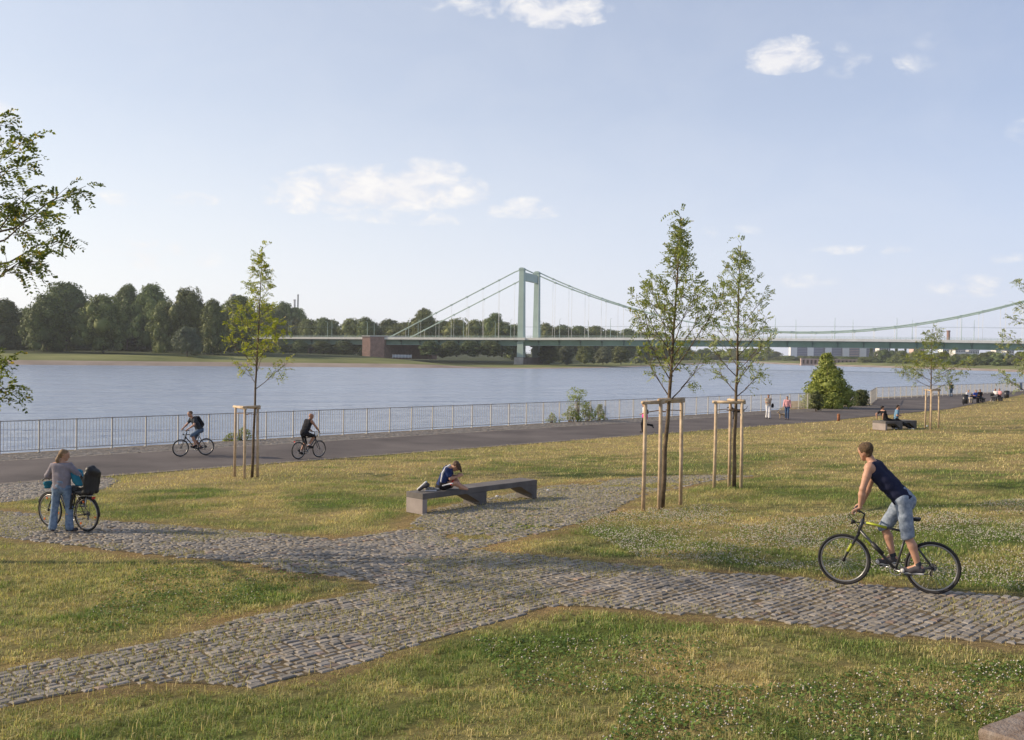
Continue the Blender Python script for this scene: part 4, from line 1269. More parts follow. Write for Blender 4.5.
def hand_prims(w, d, up, side, curl=0.9, s=1.0):
    """palm and five fingers; w wrist, d direction of the hand, up = back of the hand, side = towards the thumb"""
    w = np.array(w, float); d = nrmz(d); up = nrmz(np.array(up, float) - d * np.dot(up, d)); sd_ = np.cross(d, up); sd_ = sd_ * (1 if np.dot(sd_, side) > 0 else -1)
    P = []
    for o in (-0.027, -0.009, 0.009, 0.027):
        P.append((w + sd_ * o * 0.6 * s, w + d * 0.085 * s + sd_ * o * s, 0.015 * s, 0.0125 * s, 0.012))
    for o, L in zip((0.029, 0.010, -0.009, -0.027), (0.072, 0.080, 0.074, 0.060)):
        b = w + d * 0.088 * s + sd_ * o * s; dd = d; u = up; r_ = 0.0095 * s
        for j, f in enumerate((0.42, 0.32, 0.26)):
            a = curl * (0.55 + 0.35 * j)
            dd2 = dd * math.cos(a) - u * math.sin(a); u = u * math.cos(a) + dd * math.sin(a); dd = dd2
            e = b + dd * L * f * s
            P.append((b, e, r_, r_ * 0.9, 0.004)); b = e; r_ *= 0.9
    b = w + d * 0.02 * s + sd_ * 0.028 * s
    m1 = b + (d * 0.6 + sd_ * 0.7 - up * 0.35) * 0.040 * s
    m2 = m1 + (d * 0.8 + sd_ * 0.1 - up * (0.4 + 0.5 * curl)) * 0.034 * s
    P += [(b, m1, 0.014 * s, 0.011 * s, 0.01), (m1, m2, 0.011 * s, 0.009 * s, 0.005)]
    return P
def head_prims(c, fwd, up, s=1.0):
    c = np.array(c, float); fwd = nrmz(fwd); up = nrmz(np.array(up, float) - fwd * np.dot(up, fwd)); sd_ = np.cross(up, fwd)
    P = [(c + up * .028 * s - fwd * .028 * s, c + up * .030 * s + fwd * .020 * s, .084 * s, .078 * s, .02),
         (c + fwd * .03 * s - up * .02 * s, c + fwd * .055 * s - up * .085 * s, .062 * s, .036 * s, .03),
         (c - up * .03 * s - fwd * .01 * s + sd_ * .035 * s, c + fwd * .03 * s - up * .07 * s + sd_ * .022 * s, .042 * s, .030 * s, .02),
         (c - up * .03 * s - fwd * .01 * s - sd_ * .035 * s, c + fwd * .03 * s - up * .07 * s - sd_ * .022 * s, .042 * s, .030 * s, .02),
         (c + fwd * .088 * s + up * .005 * s, c + fwd * .110 * s - up * .032 * s, .009 * s, .013 * s, .012),       # nose
         (c + fwd * .082 * s + up * .020 * s + sd_ * .03 * s, c + fwd * .082 * s + up * .020 * s - sd_ * .03 * s, .012 * s, .012 * s, .012),   # brow
         (c + fwd * .088 * s - up * .058 * s + sd_ * .016 * s, c + fwd * .088 * s - up * .058 * s - sd_ * .016 * s, .010 * s, .010 * s, .008)]  # lips
    for q in (1, -1):
        e = c + sd_ * q * .080 * s - fwd * .006 * s
        P.append((e + up * .022 * s, e - up * .022 * s + fwd * .006 * s, .014 * s, .009 * s, .006))
    return P
def eyes(c, fwd, up, s, parent):
    c = np.array(c, float); fwd = nrmz(fwd); up = nrmz(np.array(up, float) - fwd * np.dot(up, fwd)); sd_ = np.cross(up, fwd)
    for q in (1, -1):
        MB().ball(c + fwd * .083 * s + sd_ * q * .030 * s + up * .0 * s, .0095 * s, 8, 6).build('eye', M_EYE, parent, True)
M_SKIN = mat('skin', (0.46, 0.25, 0.165), 0.55, 0.10, 9, spec=0.35, col2=(0.54, 0.30, 0.20))
M_SKIN_TAN = mat('tanned_skin', (0.36, 0.185, 0.115), 0.55, 0.10, 9, spec=0.35)
M_EYE = mat('eye', (0.05, 0.035, 0.03), 0.2, 0.1)
def cloth(name, c, var=0.15, rough=0.85, col2=None, scale=14): return mat(name, c, rough, var, scale, 0.25, 90, spec=0.15, col2=col2)
def T_(a, b, t): return np.array(a) * (1 - t) + np.array(b) * t
# joints dict keys: head, neck, sL sR eL eR wL wR, pel, hL hR kL kR aL aR tL tR   (L / R), face, up
def body_prims(J, s=1.0, hands=True, female=False, curl=0.9, barefoot=False):
    g = lambda k: np.array(J[k], float)
    P = []
    sm = (g('sL') + g('sR')) / 2; pel = g('pel')
    for a, b in (('sL', 'hL'), ('sR', 'hR')):
        A_ = T_(g(a), sm, .34); B_ = T_(g(b), pel, .18)
        P.append((A_ - (g('neck') - sm) * .2, T_(A_, B_, .5), .088 * s, .084 * s * (0.88 if female else 1), .05))
        P.append((T_(A_, B_, .5), B_, .084 * s * (0.88 if female else 1), .098 * s, .05))
    P.append((T_(sm, pel, .1), T_(sm, pel, .5), .105 * s, .100 * s, .05)); P.append((T_(sm, pel, .5), pel, .098 * s, .112 * s, .05))
    P.append((g('sL'), g('sR'), .058 * s, .058 * s, .03))
    P.append((T_(g('neck'), sm, .35), T_(g('neck'), g('head'), .55), .056 * s, .050 * s, .03))
    for q in 'LR':
        m = T_(g('s' + q), g('e' + q), .4)
        P += [(g('s' + q), m, .056 * s, .050 * s), (m, g('e' + q), .050 * s, .038 * s)]
        m = T_(g('e' + q), g('w' + q), .3)
        P += [(g('e' + q), m, .038 * s, .042 * s), (m, g('w' + q), .042 * s, .025 * s)]
        m = T_(g('h' + q), g('k' + q), .35)
        P += [(g('h' + q), m, .090 * s, .080 * s, .04), (m, g('k' + q), .080 * s, .054 * s)]
        m = T_(g('k' + q), g('a' + q), .32)
        back = nrmz(g('a' + q) - g('t' + q)) * .014 * s
        P += [(g('k' + q), m + back, .053 * s, .056 * s), (m + back, g('a' + q), .056 * s, .034 * s)]
        heel = g('a' + q) + nrmz(g('a' + q) - g('t' + q)) * .035 * s - V3(0, 0, .035 * s)
        P += [(g('a' + q), heel, .034 * s, .030 * s), (heel, g('t' + q), .030 * s, .026 * s), (g('a' + q), T_(g('a' + q), g('t' + q), .6), .034 * s, .028 * s)]
        if hands:
            h = J.get('hand' + q)
            if h: P += hand_prims(g('w' + q), h[0], h[1], h[2], h[3] if len(h) > 3 else curl, s)
            else: P.append((g('w' + q), g('w' + q) + nrmz(g('w' + q) - g('e' + q)) * .10 * s, .030 * s, .024 * s))
    P += head_prims(J['head'], J['face'], J.get('up', (0, 0, 1)), s)
    return P
def shoe_prims(J, q, s=1.0):
    g = lambda k: np.array(J[k], float)
    d = nrmz(g('t' + q) - g('a' + q) * [1, 1, 0] - g('t' + q) * [0, 0, 1]) if False else nrmz((g('t' + q) - g('a' + q)))
    heel = g('a' + q) - V3(d[0], d[1], 0) * .045 * s - V3(0, 0, .045 * s)
    toe = g('t' + q)
    sd_ = nrmz(np.cross(d, (0, 0, 1)))
    return [(heel, T_(heel, toe, .5), .040 * s, .036 * s), (T_(heel, toe, .5), toe, .038 * s, .036 * s), (g('a' + q) - V3(0, 0, .012) * s, T_(heel, toe, .55), .047 * s, .042 * s),
            (toe - sd_ * .016 * s, toe + sd_ * .016 * s, .030 * s, .030 * s)]
def leg_prims(J, q, s, r0, r1, upto=1.0, r2=None, foot=None):
    """trouser leg: hip to knee, and on to the ankle when foot is given"""
    g = lambda k: np.array(J[k], float)
    P = [(g('h' + q), T_(g('h' + q), g('k' + q), upto), r0 * s, r1 * s, .03)]
    if foot: P.append((g('k' + q), T_(g('k' + q), g('a' + q), foot), r1 * s, r2 * s, .03))
    return P
def torso_prims(J, s, pad, female=False):
    g = lambda k: np.array(J[k], float); sm = (g('sL') + g('sR')) / 2; pel = g('pel'); P = []
    for a, b in (('sL', 'hL'), ('sR', 'hR')):
        A_ = T_(g(a), sm, .34); B_ = T_(g(b), pel, .18)
        P.append((A_ - (g('neck') - sm) * .2, T_(A_, B_, .5), .088 * s + pad, .084 * s * (0.88 if female else 1) + pad, .05))
        P.append((T_(A_, B_, .5), B_, .084 * s * (0.88 if female else 1) + pad, .100 * s + pad, .05))
    P.append((T_(sm, pel, .1), T_(sm, pel, .5), .105 * s + pad, .100 * s + pad, .05)); P.append((T_(sm, pel, .5), pel, .098 * s + pad, .112 * s + pad, .05))
    return P
def sleeve(J, q, s, r0, r1, upto=0.6, both=None):
    g = lambda k: np.array(J[k], float)
    P = [(T_(g('s' + q), g('s' + ('R' if q == 'L' else 'L')), .12), g('s' + q), r0 * s, r0 * s, .03), (g('s' + q), T_(g('s' + q), g('e' + q), upto), r0 * s, r1 * s, .02)]
    if both: P.append((g('e' + q), T_(g('e' + q), g('w' + q), both), r1 * s, r1 * .82 * s, .02))
    return P
def hair_prims(c, fwd, up, s=1.0, long=0.0, pad=.002):
    c = np.array(c, float); fwd = nrmz(fwd); up = nrmz(np.array(up, float) - fwd * np.dot(up, fwd)); sd_ = np.cross(up, fwd)
    P = [(c + up * .040 * s - fwd * .036 * s, c + up * .046 * s + fwd * .012 * s, (.084 + pad) * s, (.073 + pad) * s, .02),
         (c + up * .02 * s - fwd * .045 * s, c - up * .035 * s - fwd * .048 * s, (.072 + pad) * s, (.045 + pad) * s, .02)] + [(c + up * .03 * s - fwd * .012 * s + sd_ * q * .052 * s, c - up * .004 * s - fwd * .022 * s + sd_ * q * .050 * s, (.036 + pad) * s, (.030 + pad) * s, .015) for q in (1, -1)]
    if long:
        P += [(c - up * .02 * s - fwd * .06 * s, c - up * (.02 + long) * s - fwd * .085 * s, .065 * s, .030 * s, .03)]
    return P

# ------------------------------------------------------------------ bicycles: local x forward, y left, z up, origin on the ground midway
M_RUBBER = mat('tyre_rubber', (0.025, 0.024, 0.025), 0.8, 0.2, 20, spec=0.3)
M_RIM = mat('alloy_rim', (0.30, 0.29, 0.28), 0.35, 0.1, 9, metal=0.7)
M_CHROME = mat('steel_bright', (0.55, 0.54, 0.52), 0.3, 0.1, 9, metal=0.9)
M_BLACKP = mat('black_plastic', (0.02, 0.02, 0.022), 0.5, 0.2, 9)
M_REFL = mat('orange_reflector', (0.75, 0.18, 0.03), 0.3, 0.1)
M_RED = mat('red_reflector', (0.50, 0.03, 0.02), 0.3, 0.1)
def bicycle(name, label, loc, heading, frame_m, accent=None, wb=1.10, rw=0.35, rim_m=None, step=False, crank=0.0, drop=0.0, rack=False, steer=0.0, fend=False, bottle=False, light=True, spoke_n=28, hb=1.04, saddle=1.0, group='bicycles', reflect=False, reach=.03, rim_w=0.014, tyre_w=0.021):
    t = thing(name, label, 'bicycle', loc, heading, group)
    rim_m = rim_m or M_RIM
    xf, xr = wb / 2, -wb / 2
    bb = V3(-0.10 * wb / 1.1, 0, 0.28); sc = V3(-0.235, 0, 0.80); ht = V3(xf - 0.235, 0, 0.90); hb_ = V3(xf - 0.185, 0, 0.74); ax = V3(xf, 0, rw); rx = V3(xr, 0, rw)
    def wheel(cx, sy):
        w = MB().torus((0, 0, 0), rw - tyre_w, tyre_w, seg=48, rs=8).build('wheel', M_RUBBER, t, True)
        w.location = (cx, 0, rw)
        MB().torus((0, 0, 0), rw - 0.048, rim_w, seg=48, rs=6, flat=0.8).build('rim', rim_m, w, True)
        sp = MB()
        for i in range(spoke_n):
            a = 2 * math.pi * i / spoke_n; b = a + (0.35 if i % 2 else -0.35); y = 0.028 if i % 4 < 2 else -0.028
            sp.tube([(math.cos(b) * .02, y, math.sin(b) * .02), (math.cos(a) * (rw - .05), 0, math.sin(a) * (rw - .05))], 0.0014, 4, caps=False)
        sp.build('spokes', M_CHROME, w)
        MB().tube([(0, -.05, 0), (0, -.02, 0), (0, .02, 0), (0, .05, 0)], [.026, .018, .018, .026], 12).build('hub', M_BLACKP, w, True)
        if reflect:
            for a in (1.2, 3.3, 5.4): MB().box((math.cos(a) * rw * .72, 0, math.sin(a) * rw * .72), (.03, .016, .045), M=Matrix.Rotation(-a + 1.57, 3, 'Y')).build('reflector', M_REFL, w)
        return w
    fw = wheel(xf, 1); rwl = wheel(xr, 1)
    fr = MB()
    if step:
        fr.tube([ht - V3(0.005, 0, .06), T_(ht, bb, .45) - V3(.04, 0, .10), bb], 0.019, 10)
        fr.tube([ht - V3(-.01, 0, .11), T_(ht, bb, .5) - V3(.0, 0, .16), bb + V3(.01, 0, 0)], 0.016, 10)
    else:
        fr.tube([ht - V3(-.005, 0, .02), sc], 0.016, 10)
        fr.tube([hb_ + V3(-.01, 0, .04), bb], 0.021, 10)
    fr.tube([bb, sc], 0.016, 10)
    for y in (-.055, .055):
        fr.tube([bb + V3(-.02, y * .4, 0), rx + V3(0, y, 0)], [0.010, 0.008], 8)
        fr.tube([sc + V3(0, y * .3, -.02), rx + V3(0, y, 0)], [0.009, 0.007], 8)
    fr.tube([bb - V3(0, .035, 0), bb + V3(0, .035, 0)], .023, 12)
    fo = fr.build('frame', frame_m, t, True)
    MB().tube([ht + V3(-.005, 0, .03), hb_ + V3(0.005, 0, -.02)], 0.023, 10).build('head_tube', frame_m, t, True)
    fk = MB()
    fk.tube([hb_ + V3(.005, -.06, -.03), hb_ + V3(.005, .06, -.03)], .02, 8)
    for y in (-.058, .058): fk.tube([hb_ + V3(.005, y, -.03), T_(hb_, ax, .55) + V3(.0, y, 0), ax + V3(0, y, 0)], [.018, .016, .010], 8)
    fk.build('fork', M_BLACKP if accent else frame_m, t, True)
    if accent:
        MB().tube([T_(hb_, ax, .40) + V3(.005, .058, 0), T_(hb_, ax, .68) + V3(.005, .058, 0)], .0195, 8).build('fork_stripe', accent, t, True)
        MB().tube([T_(ht, sc, .08) + V3(0, 0, -.012), T_(ht, sc, .55) + V3(0, 0, -.008)], .0185, 10).build('top_tube_stripe', accent, t, True)
        MB().tube([T_(hb_, bb, .20), T_(hb_, bb, .36)], .0225, 10).build('down_tube_stripe', accent, t, True)
    st = ht + V3(-.02, 0, .10); top = V3(ht[0] + reach, 0, hb)
    hbm = MB(); hbm.tube([ht, st, top], [.014, .014, .013], 8)
    cs, sn = math.cos(steer), math.sin(steer)
    def hp(dx, dy, dz_=0): return top + V3(dx * cs - dy * sn, dx * sn + dy * cs, dz_)
    hbm.tube([hp(-.04, -.30, .01), hp(.0, -.14, .005), hp(.015, 0, 0), hp(.0, .14, .005), hp(-.04, .30, .01)], .0125, 8)
    hbo = hbm.build('handlebar', M_BLACKP if not step else M_CHROME, t, True)
    for y in (-1, 1):
        MB().tube([hp(-.022, y * .20, .008), hp(-.042, y * .31, .01)], .018, 8).build('grip', M_BLACKP, hbo, True)
        MB().tube([hp(.0, y * .17, -.01), hp(.035, y * .22, -.03), hp(.02, y * .29, -.045)], .007, 6).build('brake_lever', M_BLACKP, hbo, True)
    cb = MB(); cb.tube([hp(.01, .15, -.01), hp(.10, .08, -.10), ht + V3(.06, .02, -.06), hb_ + V3(.05, .03, .02)], .004, 5); cb.tube([hp(.01, -.15, -.01), hp(.09, -.06, -.09), ht + V3(.05, -.02, -.10)], .004, 5)
    cb.build('brake_cable', M_BLACKP, t)
    if light: MB().tube([ht + V3(.10, 0, -.02), ht + V3(.15, 0, -.02)], [.022, .036], 12).tube([ht + V3(0, 0, -.03), ht + V3(.10, 0, -.02)], .008, 6).build('headlight', M_BLACKP, t, True)
    sp = T_(bb, sc, 1.0 + (saddle - 0.80) / 0.52 * 1.0); sp = V3(sc[0] - (saddle - .82) * .27, 0, saddle - .03)
    MB().tube([sc, sp], .0135, 8).build('seatpost', M_BLACKP, t, True)
    sk('saddle', [(sp + V3(.13, 0, .02), sp + V3(0, 0, .025), .020, .035), (sp + V3(0, 0, .025), sp + V3(-.10, .045, .03), .032, .030), (sp + V3(0, 0, .025), sp + V3(-.10, -.045, .03), .032, .030)], .009, M_BLACKP, t, .02, clips=[((0, 0, sp[2] + .045), (0, 0, 1))])
    cr = MB(); cr.torus(bb + V3(0, -.05, 0), .085, .007, seg=24, rs=6)
    for i in range(5): a = i * 1.257; cr.tube([bb + V3(0, -.05, 0), bb + V3(math.cos(a) * .085, -.05, math.sin(a) * .085)], .006, 4)
    ca = V3(math.cos(crank), 0, math.sin(crank)) * .17
    cr.tube([bb + V3(0, -.04, 0), bb + V3(0, -.075, 0) - ca * -1], .011, 6); cr.tube([bb + V3(0, .04, 0), bb + V3(0, .075, 0) - ca], .011, 6)
    co = cr.build('crankset', M_CHROME, t, True)
    for sgn, y in ((1, -.13), (-1, .13)): MB().box(bb + ca * sgn + V3(0, y, 0), (.09, .085, .022)).build('pedal', M_BLACKP, t)
    chn = MB(); chn.tube([bb + V3(.0, -.05, .088), rx + V3(0, -.05, .045)], .006, 5); chn.tube([bb + V3(0, -.05, -.088), rx + V3(.03, -.05, -.10), rx + V3(0, -.05, -.05)], .006, 5)
    chn.build('chain', M_BLACKP, t)
    MB().tube([rx + V3(0, -.055, 0), rx + V3(0, -.035, 0)], [.045, .055], 14).box(rx + V3(.02, -.06, -.07), (.03, .02, .11)).build('sprocket', M_BLACKP, t)
    if rack or fend:
        r_ = MB()
        if fend:
            for cx, a0, a1 in ((xf, .35, 2.4), (xr, .45, 3.2)):
                r_.tube([(cx + math.cos(a0 + (a1 - a0) * i / 12) * (rw + .018), 0, rw + math.sin(a0 + (a1 - a0) * i / 12) * (rw + .018)) for i in range(13)], .022, 6, flat=.3)
            r_.build('mudguard', M_BLACKP, t, True)
        if rack:
            r_ = MB()
            for y in (-.06, .06):
                r_.tube([sc + V3(-.02, y * .4, -.08), V3(xr + .18, y, .74), V3(xr - .18, y, .74)], .007, 6); r_.tube([V3(xr - .06, y, .74), rx + V3(0, y, 0)], .006, 6)
            for x in (.15, 0, -.15): r_.tube([V3(xr + x, -.06, .74), V3(xr + x, .06, .74)], .006, 6)
            r_.build('luggage_rack', M_CHROME if step else M_BLACKP, t, True)
            MB().box((xr - .20, 0, .70), (.02, .07, .045)).build('rear_light', M_RED, t)
    if bottle: MB().tube([T_(bb, hb_, .32) + V3(.01, 0, .045), T_(bb, hb_, .62) + V3(.01, 0, .045)], .032, 10).build('bottle', M_BLACKP, t, True)
    t['bbx'] = float(bb[0])
    return t
def bike_at(front_px, rear_px, wb=None):
    a = gpt(*front_px); b = gpt(*rear_px)
    c = (a + b) / 2; d = a - b
    return Vector((c.x, c.y, float(gz(c.x, c.y)) + 0.03)), math.atan2(d.y, d.x), d.length
# ------------------------------------------------------------------ young street trees with compound leaves
def compound_leaves(B, Dv, size, pairs, r, droop=0.25):
    """B base points, Dv directions; returns quads of leaflets"""
    n = len(B)
    d = Dv / np.linalg.norm(Dv, axis=1)[:, None]
    up = np.tile([0, 0, 1.0], (n, 1)) + r.normal(0, 0.45, (n, 3))
    sd_ = np.cross(d, up); sd_ /= np.linalg.norm(sd_, axis=1)[:, None]
    nn = np.cross(sd_, d)
    L = size * (0.7 + 0.6 * r.random(n))
    out = []
    for k in range(pairs):
        t = (k + 1.0) / pairs
        c = B + d * (L * t)[:, None] - np.array([0, 0, 1]) * (droop * L * t * t)[:, None]
        ll = size * 0.27 * (0.75 + 0.4 * r.random(n)) * (1 - 0.25 * abs(t - .5))
        for q in (1, -1):
            tip_d = sd_ * q * 0.85 + d * 0.45 + nn * r.normal(-0.1, 0.3, n)[:, None]
            wv = d * 0.9 - sd_ * q * 0.35 + nn * r.normal(0, 0.5, n)[:, None]
            w = (ll * 0.30)[:, None]
            out.append(np.stack([c, c + tip_d * ll[:, None] * .5 + wv * w, c + tip_d * ll[:, None], c + tip_d * ll[:, None] * .5 - wv * w], 1))
    V = np.concatenate(out).reshape(-1, 3)
    return V
def foliage(name, V, parent, m, r, c0, c1, yellow=0.05):
    n = len(V) // 4
    t = r.random((n, 1)); c = np.array(c0) * (1 - t) + np.array(c1) * t
    y = r.random(n) < yellow; c[y] = np.array([0.42, 0.30, 0.06])
    me = np_mesh(name, V, np.arange(n * 4).reshape(-1, 4), np.repeat(c, 4, 0))
    return addobj(name, me, m, parent)
M_LEAF = leafmat('robinia_leaf', 0.5, 0.42, spec=0.4)
def grow(paths, r, leaf, pairs, n_leaf, twig=True, inner=0.25, every=0.16):
    """twigs and leaves along branch paths; returns twig list, leaf bases, leaf dirs"""
    B = []; Dv = []; tw = []
    for P in paths:
        P = np.array(P); seg = np.linalg.norm(np.diff(P, axis=0), axis=1); L = seg.sum(); cum = np.r_[0, np.cumsum(seg)] / L
        def ev(t): return np.array([np.interp(t, cum, P[:, i]) for i in range(3)])
        nt = max(2, int(L / every))
        for k in range(nt):
            t = inner + (1 - inner) * (k + r.random()) / nt
            b = ev(t); d = ev(min(1, t + .05)) - ev(max(0, t - .05)); d /= np.linalg.norm(d) + 1e-9
            a = r.normal(0, 1, 3); a -= d * a.dot(d); a /= np.linalg.norm(a); a[2] *= 0.5
            td = d * 0.7 + a * 0.8; td /= np.linalg.norm(td)
            tl = (0.14 + 0.28 * r.random()) * (1.1 - 0.5 * t) * min(1.3, L)
            e = b + td * tl; tw.append([b, b + td * tl * .5 + [0, 0, .01], e])
            for j in range(n_leaf):
                s = 0.25 + 0.75 * (j + r.random()) / n_leaf
                q = b + (e - b) * s; a2 = r.normal(0, 1, 3); a2 -= td * a2.dot(td); a2 /= np.linalg.norm(a2) + 1e-9
                B.append(q); Dv.append(td * 0.5 + a2 * 0.8 + np.array([0, 0, -0.05]))
        B.append(P[-1]); Dv.append(P[-1] - P[-2])
    return tw, np.array(B), np.array(Dv)
def young_tree(label, base, H, seed, nb, spread, z0f, c0, c1, leaf=0.20, pairs=6, n_leaf=3, prof=None, rt=0.05, lean=(0, 0), group='young trees with stakes', up=0.75, twigs=True, top_thin=0.0, yellow=0.03):
    r = np.random.default_rng(seed)
    t = thing('young_robinia_tree', label, 'tree', base, 0, group)
    tr = [V3(lean[0] * (i / 10) + r.normal(0, .012) * (i > 0), lean[1] * i / 10 + r.normal(0, .012) * (i > 0), H * i / 10) for i in range(11)]
    m = MB(); m.tube(tr, [rt * (1 - 0.088 * i) for i in range(11)], 10); m.build('trunk', M_BARK, t, True)
    wood = MB(); paths = []
    for i in range(nb):
        f = z0f + (0.97 - z0f) * (i + 0.3 * r.random()) / nb
        z = H * f; k = min(9, int(f * 10)); b = T_(tr[k], tr[k + 1], f * 10 - k)
        a = i * 2.399 + r.normal(0, 0.35)
        L = spread * (prof(f) if prof else 1.0) * (0.75 + 0.45 * r.random())
        uu = up * (0.8 + 0.5 * r.random())
        d = np.array([math.cos(a), math.sin(a), uu]); 
        P = [b, b + d * L * .3, b + d * L * .62 + np.array([0, 0, L * .07]), b + np.array([math.cos(a + .15), math.sin(a + .15), uu * 1.08]) * L]
        paths.append(P); rb = rt * (1 - .088 * f * 10) * 0.42
        wood.tube(P, [rb, rb * .75, rb * .5, rb * .2], 6)
        # side shoots
        for q in range(2):
            s = 0.35 + 0.3 * q; bb_ = T_(P[0], P[3], s); an = a + (0.7 if (i + q) % 2 else -0.7)
            l2 = L * 0.42
            P2 = [bb_, bb_ + np.array([math.cos(an), math.sin(an), uu]) * l2 * .5, bb_ + np.array([math.cos(an), math.sin(an), uu * 1.2]) * l2]
            paths.append(P2); wood.tube(P2, [rb * .5, rb * .35, rb * .15], 5)
    paths.append([tr[8], tr[9], tr[10], tr[10] + V3(0.02, 0, .10)])
    tw, B, Dv = grow(paths, r, leaf, pairs, n_leaf, every=0.205)
    wood.build('branches', M_BARK, t, True)
    tm = MB()
    for p in tw: tm.tube(p, [.005, .004, .002], 4, caps=False)
    tag(tm.build('twigs', M_BARK, t), kind='stuff')
    V = compound_leaves(B, Dv, leaf, pairs, r)
    foliage('crown', V, t, M_LEAF, r, c0, c1, yellow)
    return t
M_POLE = mat('peeled_pole_wood', (0.46, 0.33, 0.21), 0.75, 0.18, 5, 0.3, 30, col2=(0.62, 0.48, 0.33), spec=0.2)
def stakes(label, bases, ztop, inset=0.04, r_=0.045):
    c = sum((Vector(b) for b in bases), Vector()) / 3
    cg = ground(c)
    t = thing('stake_frame', label, 'tree stakes', cg, 0, 'wooden stake frames round the young trees')
    tops = []
    for b in bases:
        b = Vector(b) - cg; h = Vector((b.x * (1 - inset), b.y * (1 - inset), ztop))
        b.z = -0.15
        MB().tube([b, b.lerp(h, .5) + Vector((.006, -.004, 0)), h], [r_, r_ * .96, r_ * .92], 10).build('stake', M_POLE, t, True)
        tops.append(h)
    for i in range(3):
        a, b = tops[i], tops[(i + 1) % 3]; d = (b - a).normalized(); z = Vector((0, 0, -.06 + .0 * i + (0.05 if i == 1 else 0)))
        n = Vector((d.y, -d.x, 0)) * 0.0
        MB().tube([a - d * .10 + z + Vector((0, 0, .06)), b + d * .10 + z + Vector((0, 0, .06))], r_ * .85, 8).build('crossbar', M_POLE, t, True)
    s = MB(); cc = Vector((0, 0, ztop - .22))
    for h in tops: s.tube([h + Vector((0, 0, -.22)), h.lerp(cc, .85) + Vector((0, 0, -.0))], .011, 5)
    s.torus(cc, .07, .012, 'Z', 16, 5); s.build('tie_strap', mat('strap_brown', (0.22, 0.13, 0.07), 0.8), t)
    return t
YG = ((0.19, 0.24, 0.032), (0.44, 0.43, 0.065)); OG = ((0.145, 0.19, 0.055), (0.34, 0.36, 0.12)); PG = ((0.20, 0.245, 0.10), (0.38, 0.41, 0.19))
b1 = gpt(252, 477.5); b2 = gpt(662, 507.5); b3 = gpt(734, 487.5); b4 = gpt(930, 428.4)
young_tree('young tree with yellow green leaves and a long thin tip, left lawn', b1, 7.45, 41, 24, 0.98, 0.38, *YG, leaf=0.27, pairs=6, n_leaf=2, prof=lambda f: max(0.10, 1.1 - 2.3 * abs(f - 0.47)), lean=(0.25, 0), up=0.8)
young_tree('taller dark green young tree, left one of the pair in the middle lawn', b2, 6.65, 42, 32, 0.84, 0.36, *OG, leaf=0.24, pairs=6, n_leaf=2, prof=lambda f: max(0.10, 1.12 - 2.5 * max(f - 0.50, (0.42 - f) * 2)), rt=0.060, lean=(0.32, 0), up=1.15)
young_tree('paler young tree with lighter leaves, right one of the pair in the middle lawn', b3, 6.5, 43, 28, 0.86, 0.37, *PG, leaf=0.24, pairs=6, n_leaf=2, prof=lambda f: max(0.10, 1.08 - 2.4 * max(f - 0.52, (0.44 - f) * 2)), rt=0.058, lean=(0.05, 0), up=1.0)
young_tree('small olive young tree with wide low branches beside the distant concrete bench', b4, 5.6, 44, 24, 1.75, 0.38, *OG, leaf=0.32, pairs=5, n_leaf=2, prof=lambda f: max(0.2, 1.2 - 1.9 * (f - 0.36)), rt=0.06, up=0.35)
b5 = ground(at(1037, 36)); b5 = Vector((at(1037, 36, 0.7).x, 36, 0)); b5.z = float(gz(b5.x, b5.y))
young_tree('young tree cut off by the right edge of the picture', b5, 6.3, 45, 24, 1.35, 0.30, *PG, leaf=0.26, pairs=6, n_leaf=2, prof=lambda f: max(0.3, 1.1 - 1.2 * abs(f - 0.5)), rt=0.06, up=0.6)
stakes('three pole stake frame with top bars round the left young tree', [gpt(234.5, 476.5), gpt(257.5, 477.2), ground(gpt(248, 477.8) + Vector((0, -.45, 0)))], 2.28)
stakes('three pole stake frame round the taller dark green tree of the middle pair', [gpt(643, 511), gpt(680.5, 505), ground(gpt(659, 509.5))], 2.42)
stakes('three pole stake frame round the paler tree of the middle pair', [gpt(714, 488), gpt(741, 488), ground(gpt(729, 486.5))], 2.30)
stakes('three pole stake frame round the small olive tree by the far bench', [gpt(925, 428), gpt(938.5, 428), ground(gpt(930.5, 429.5))], 2.15, r_=0.05)

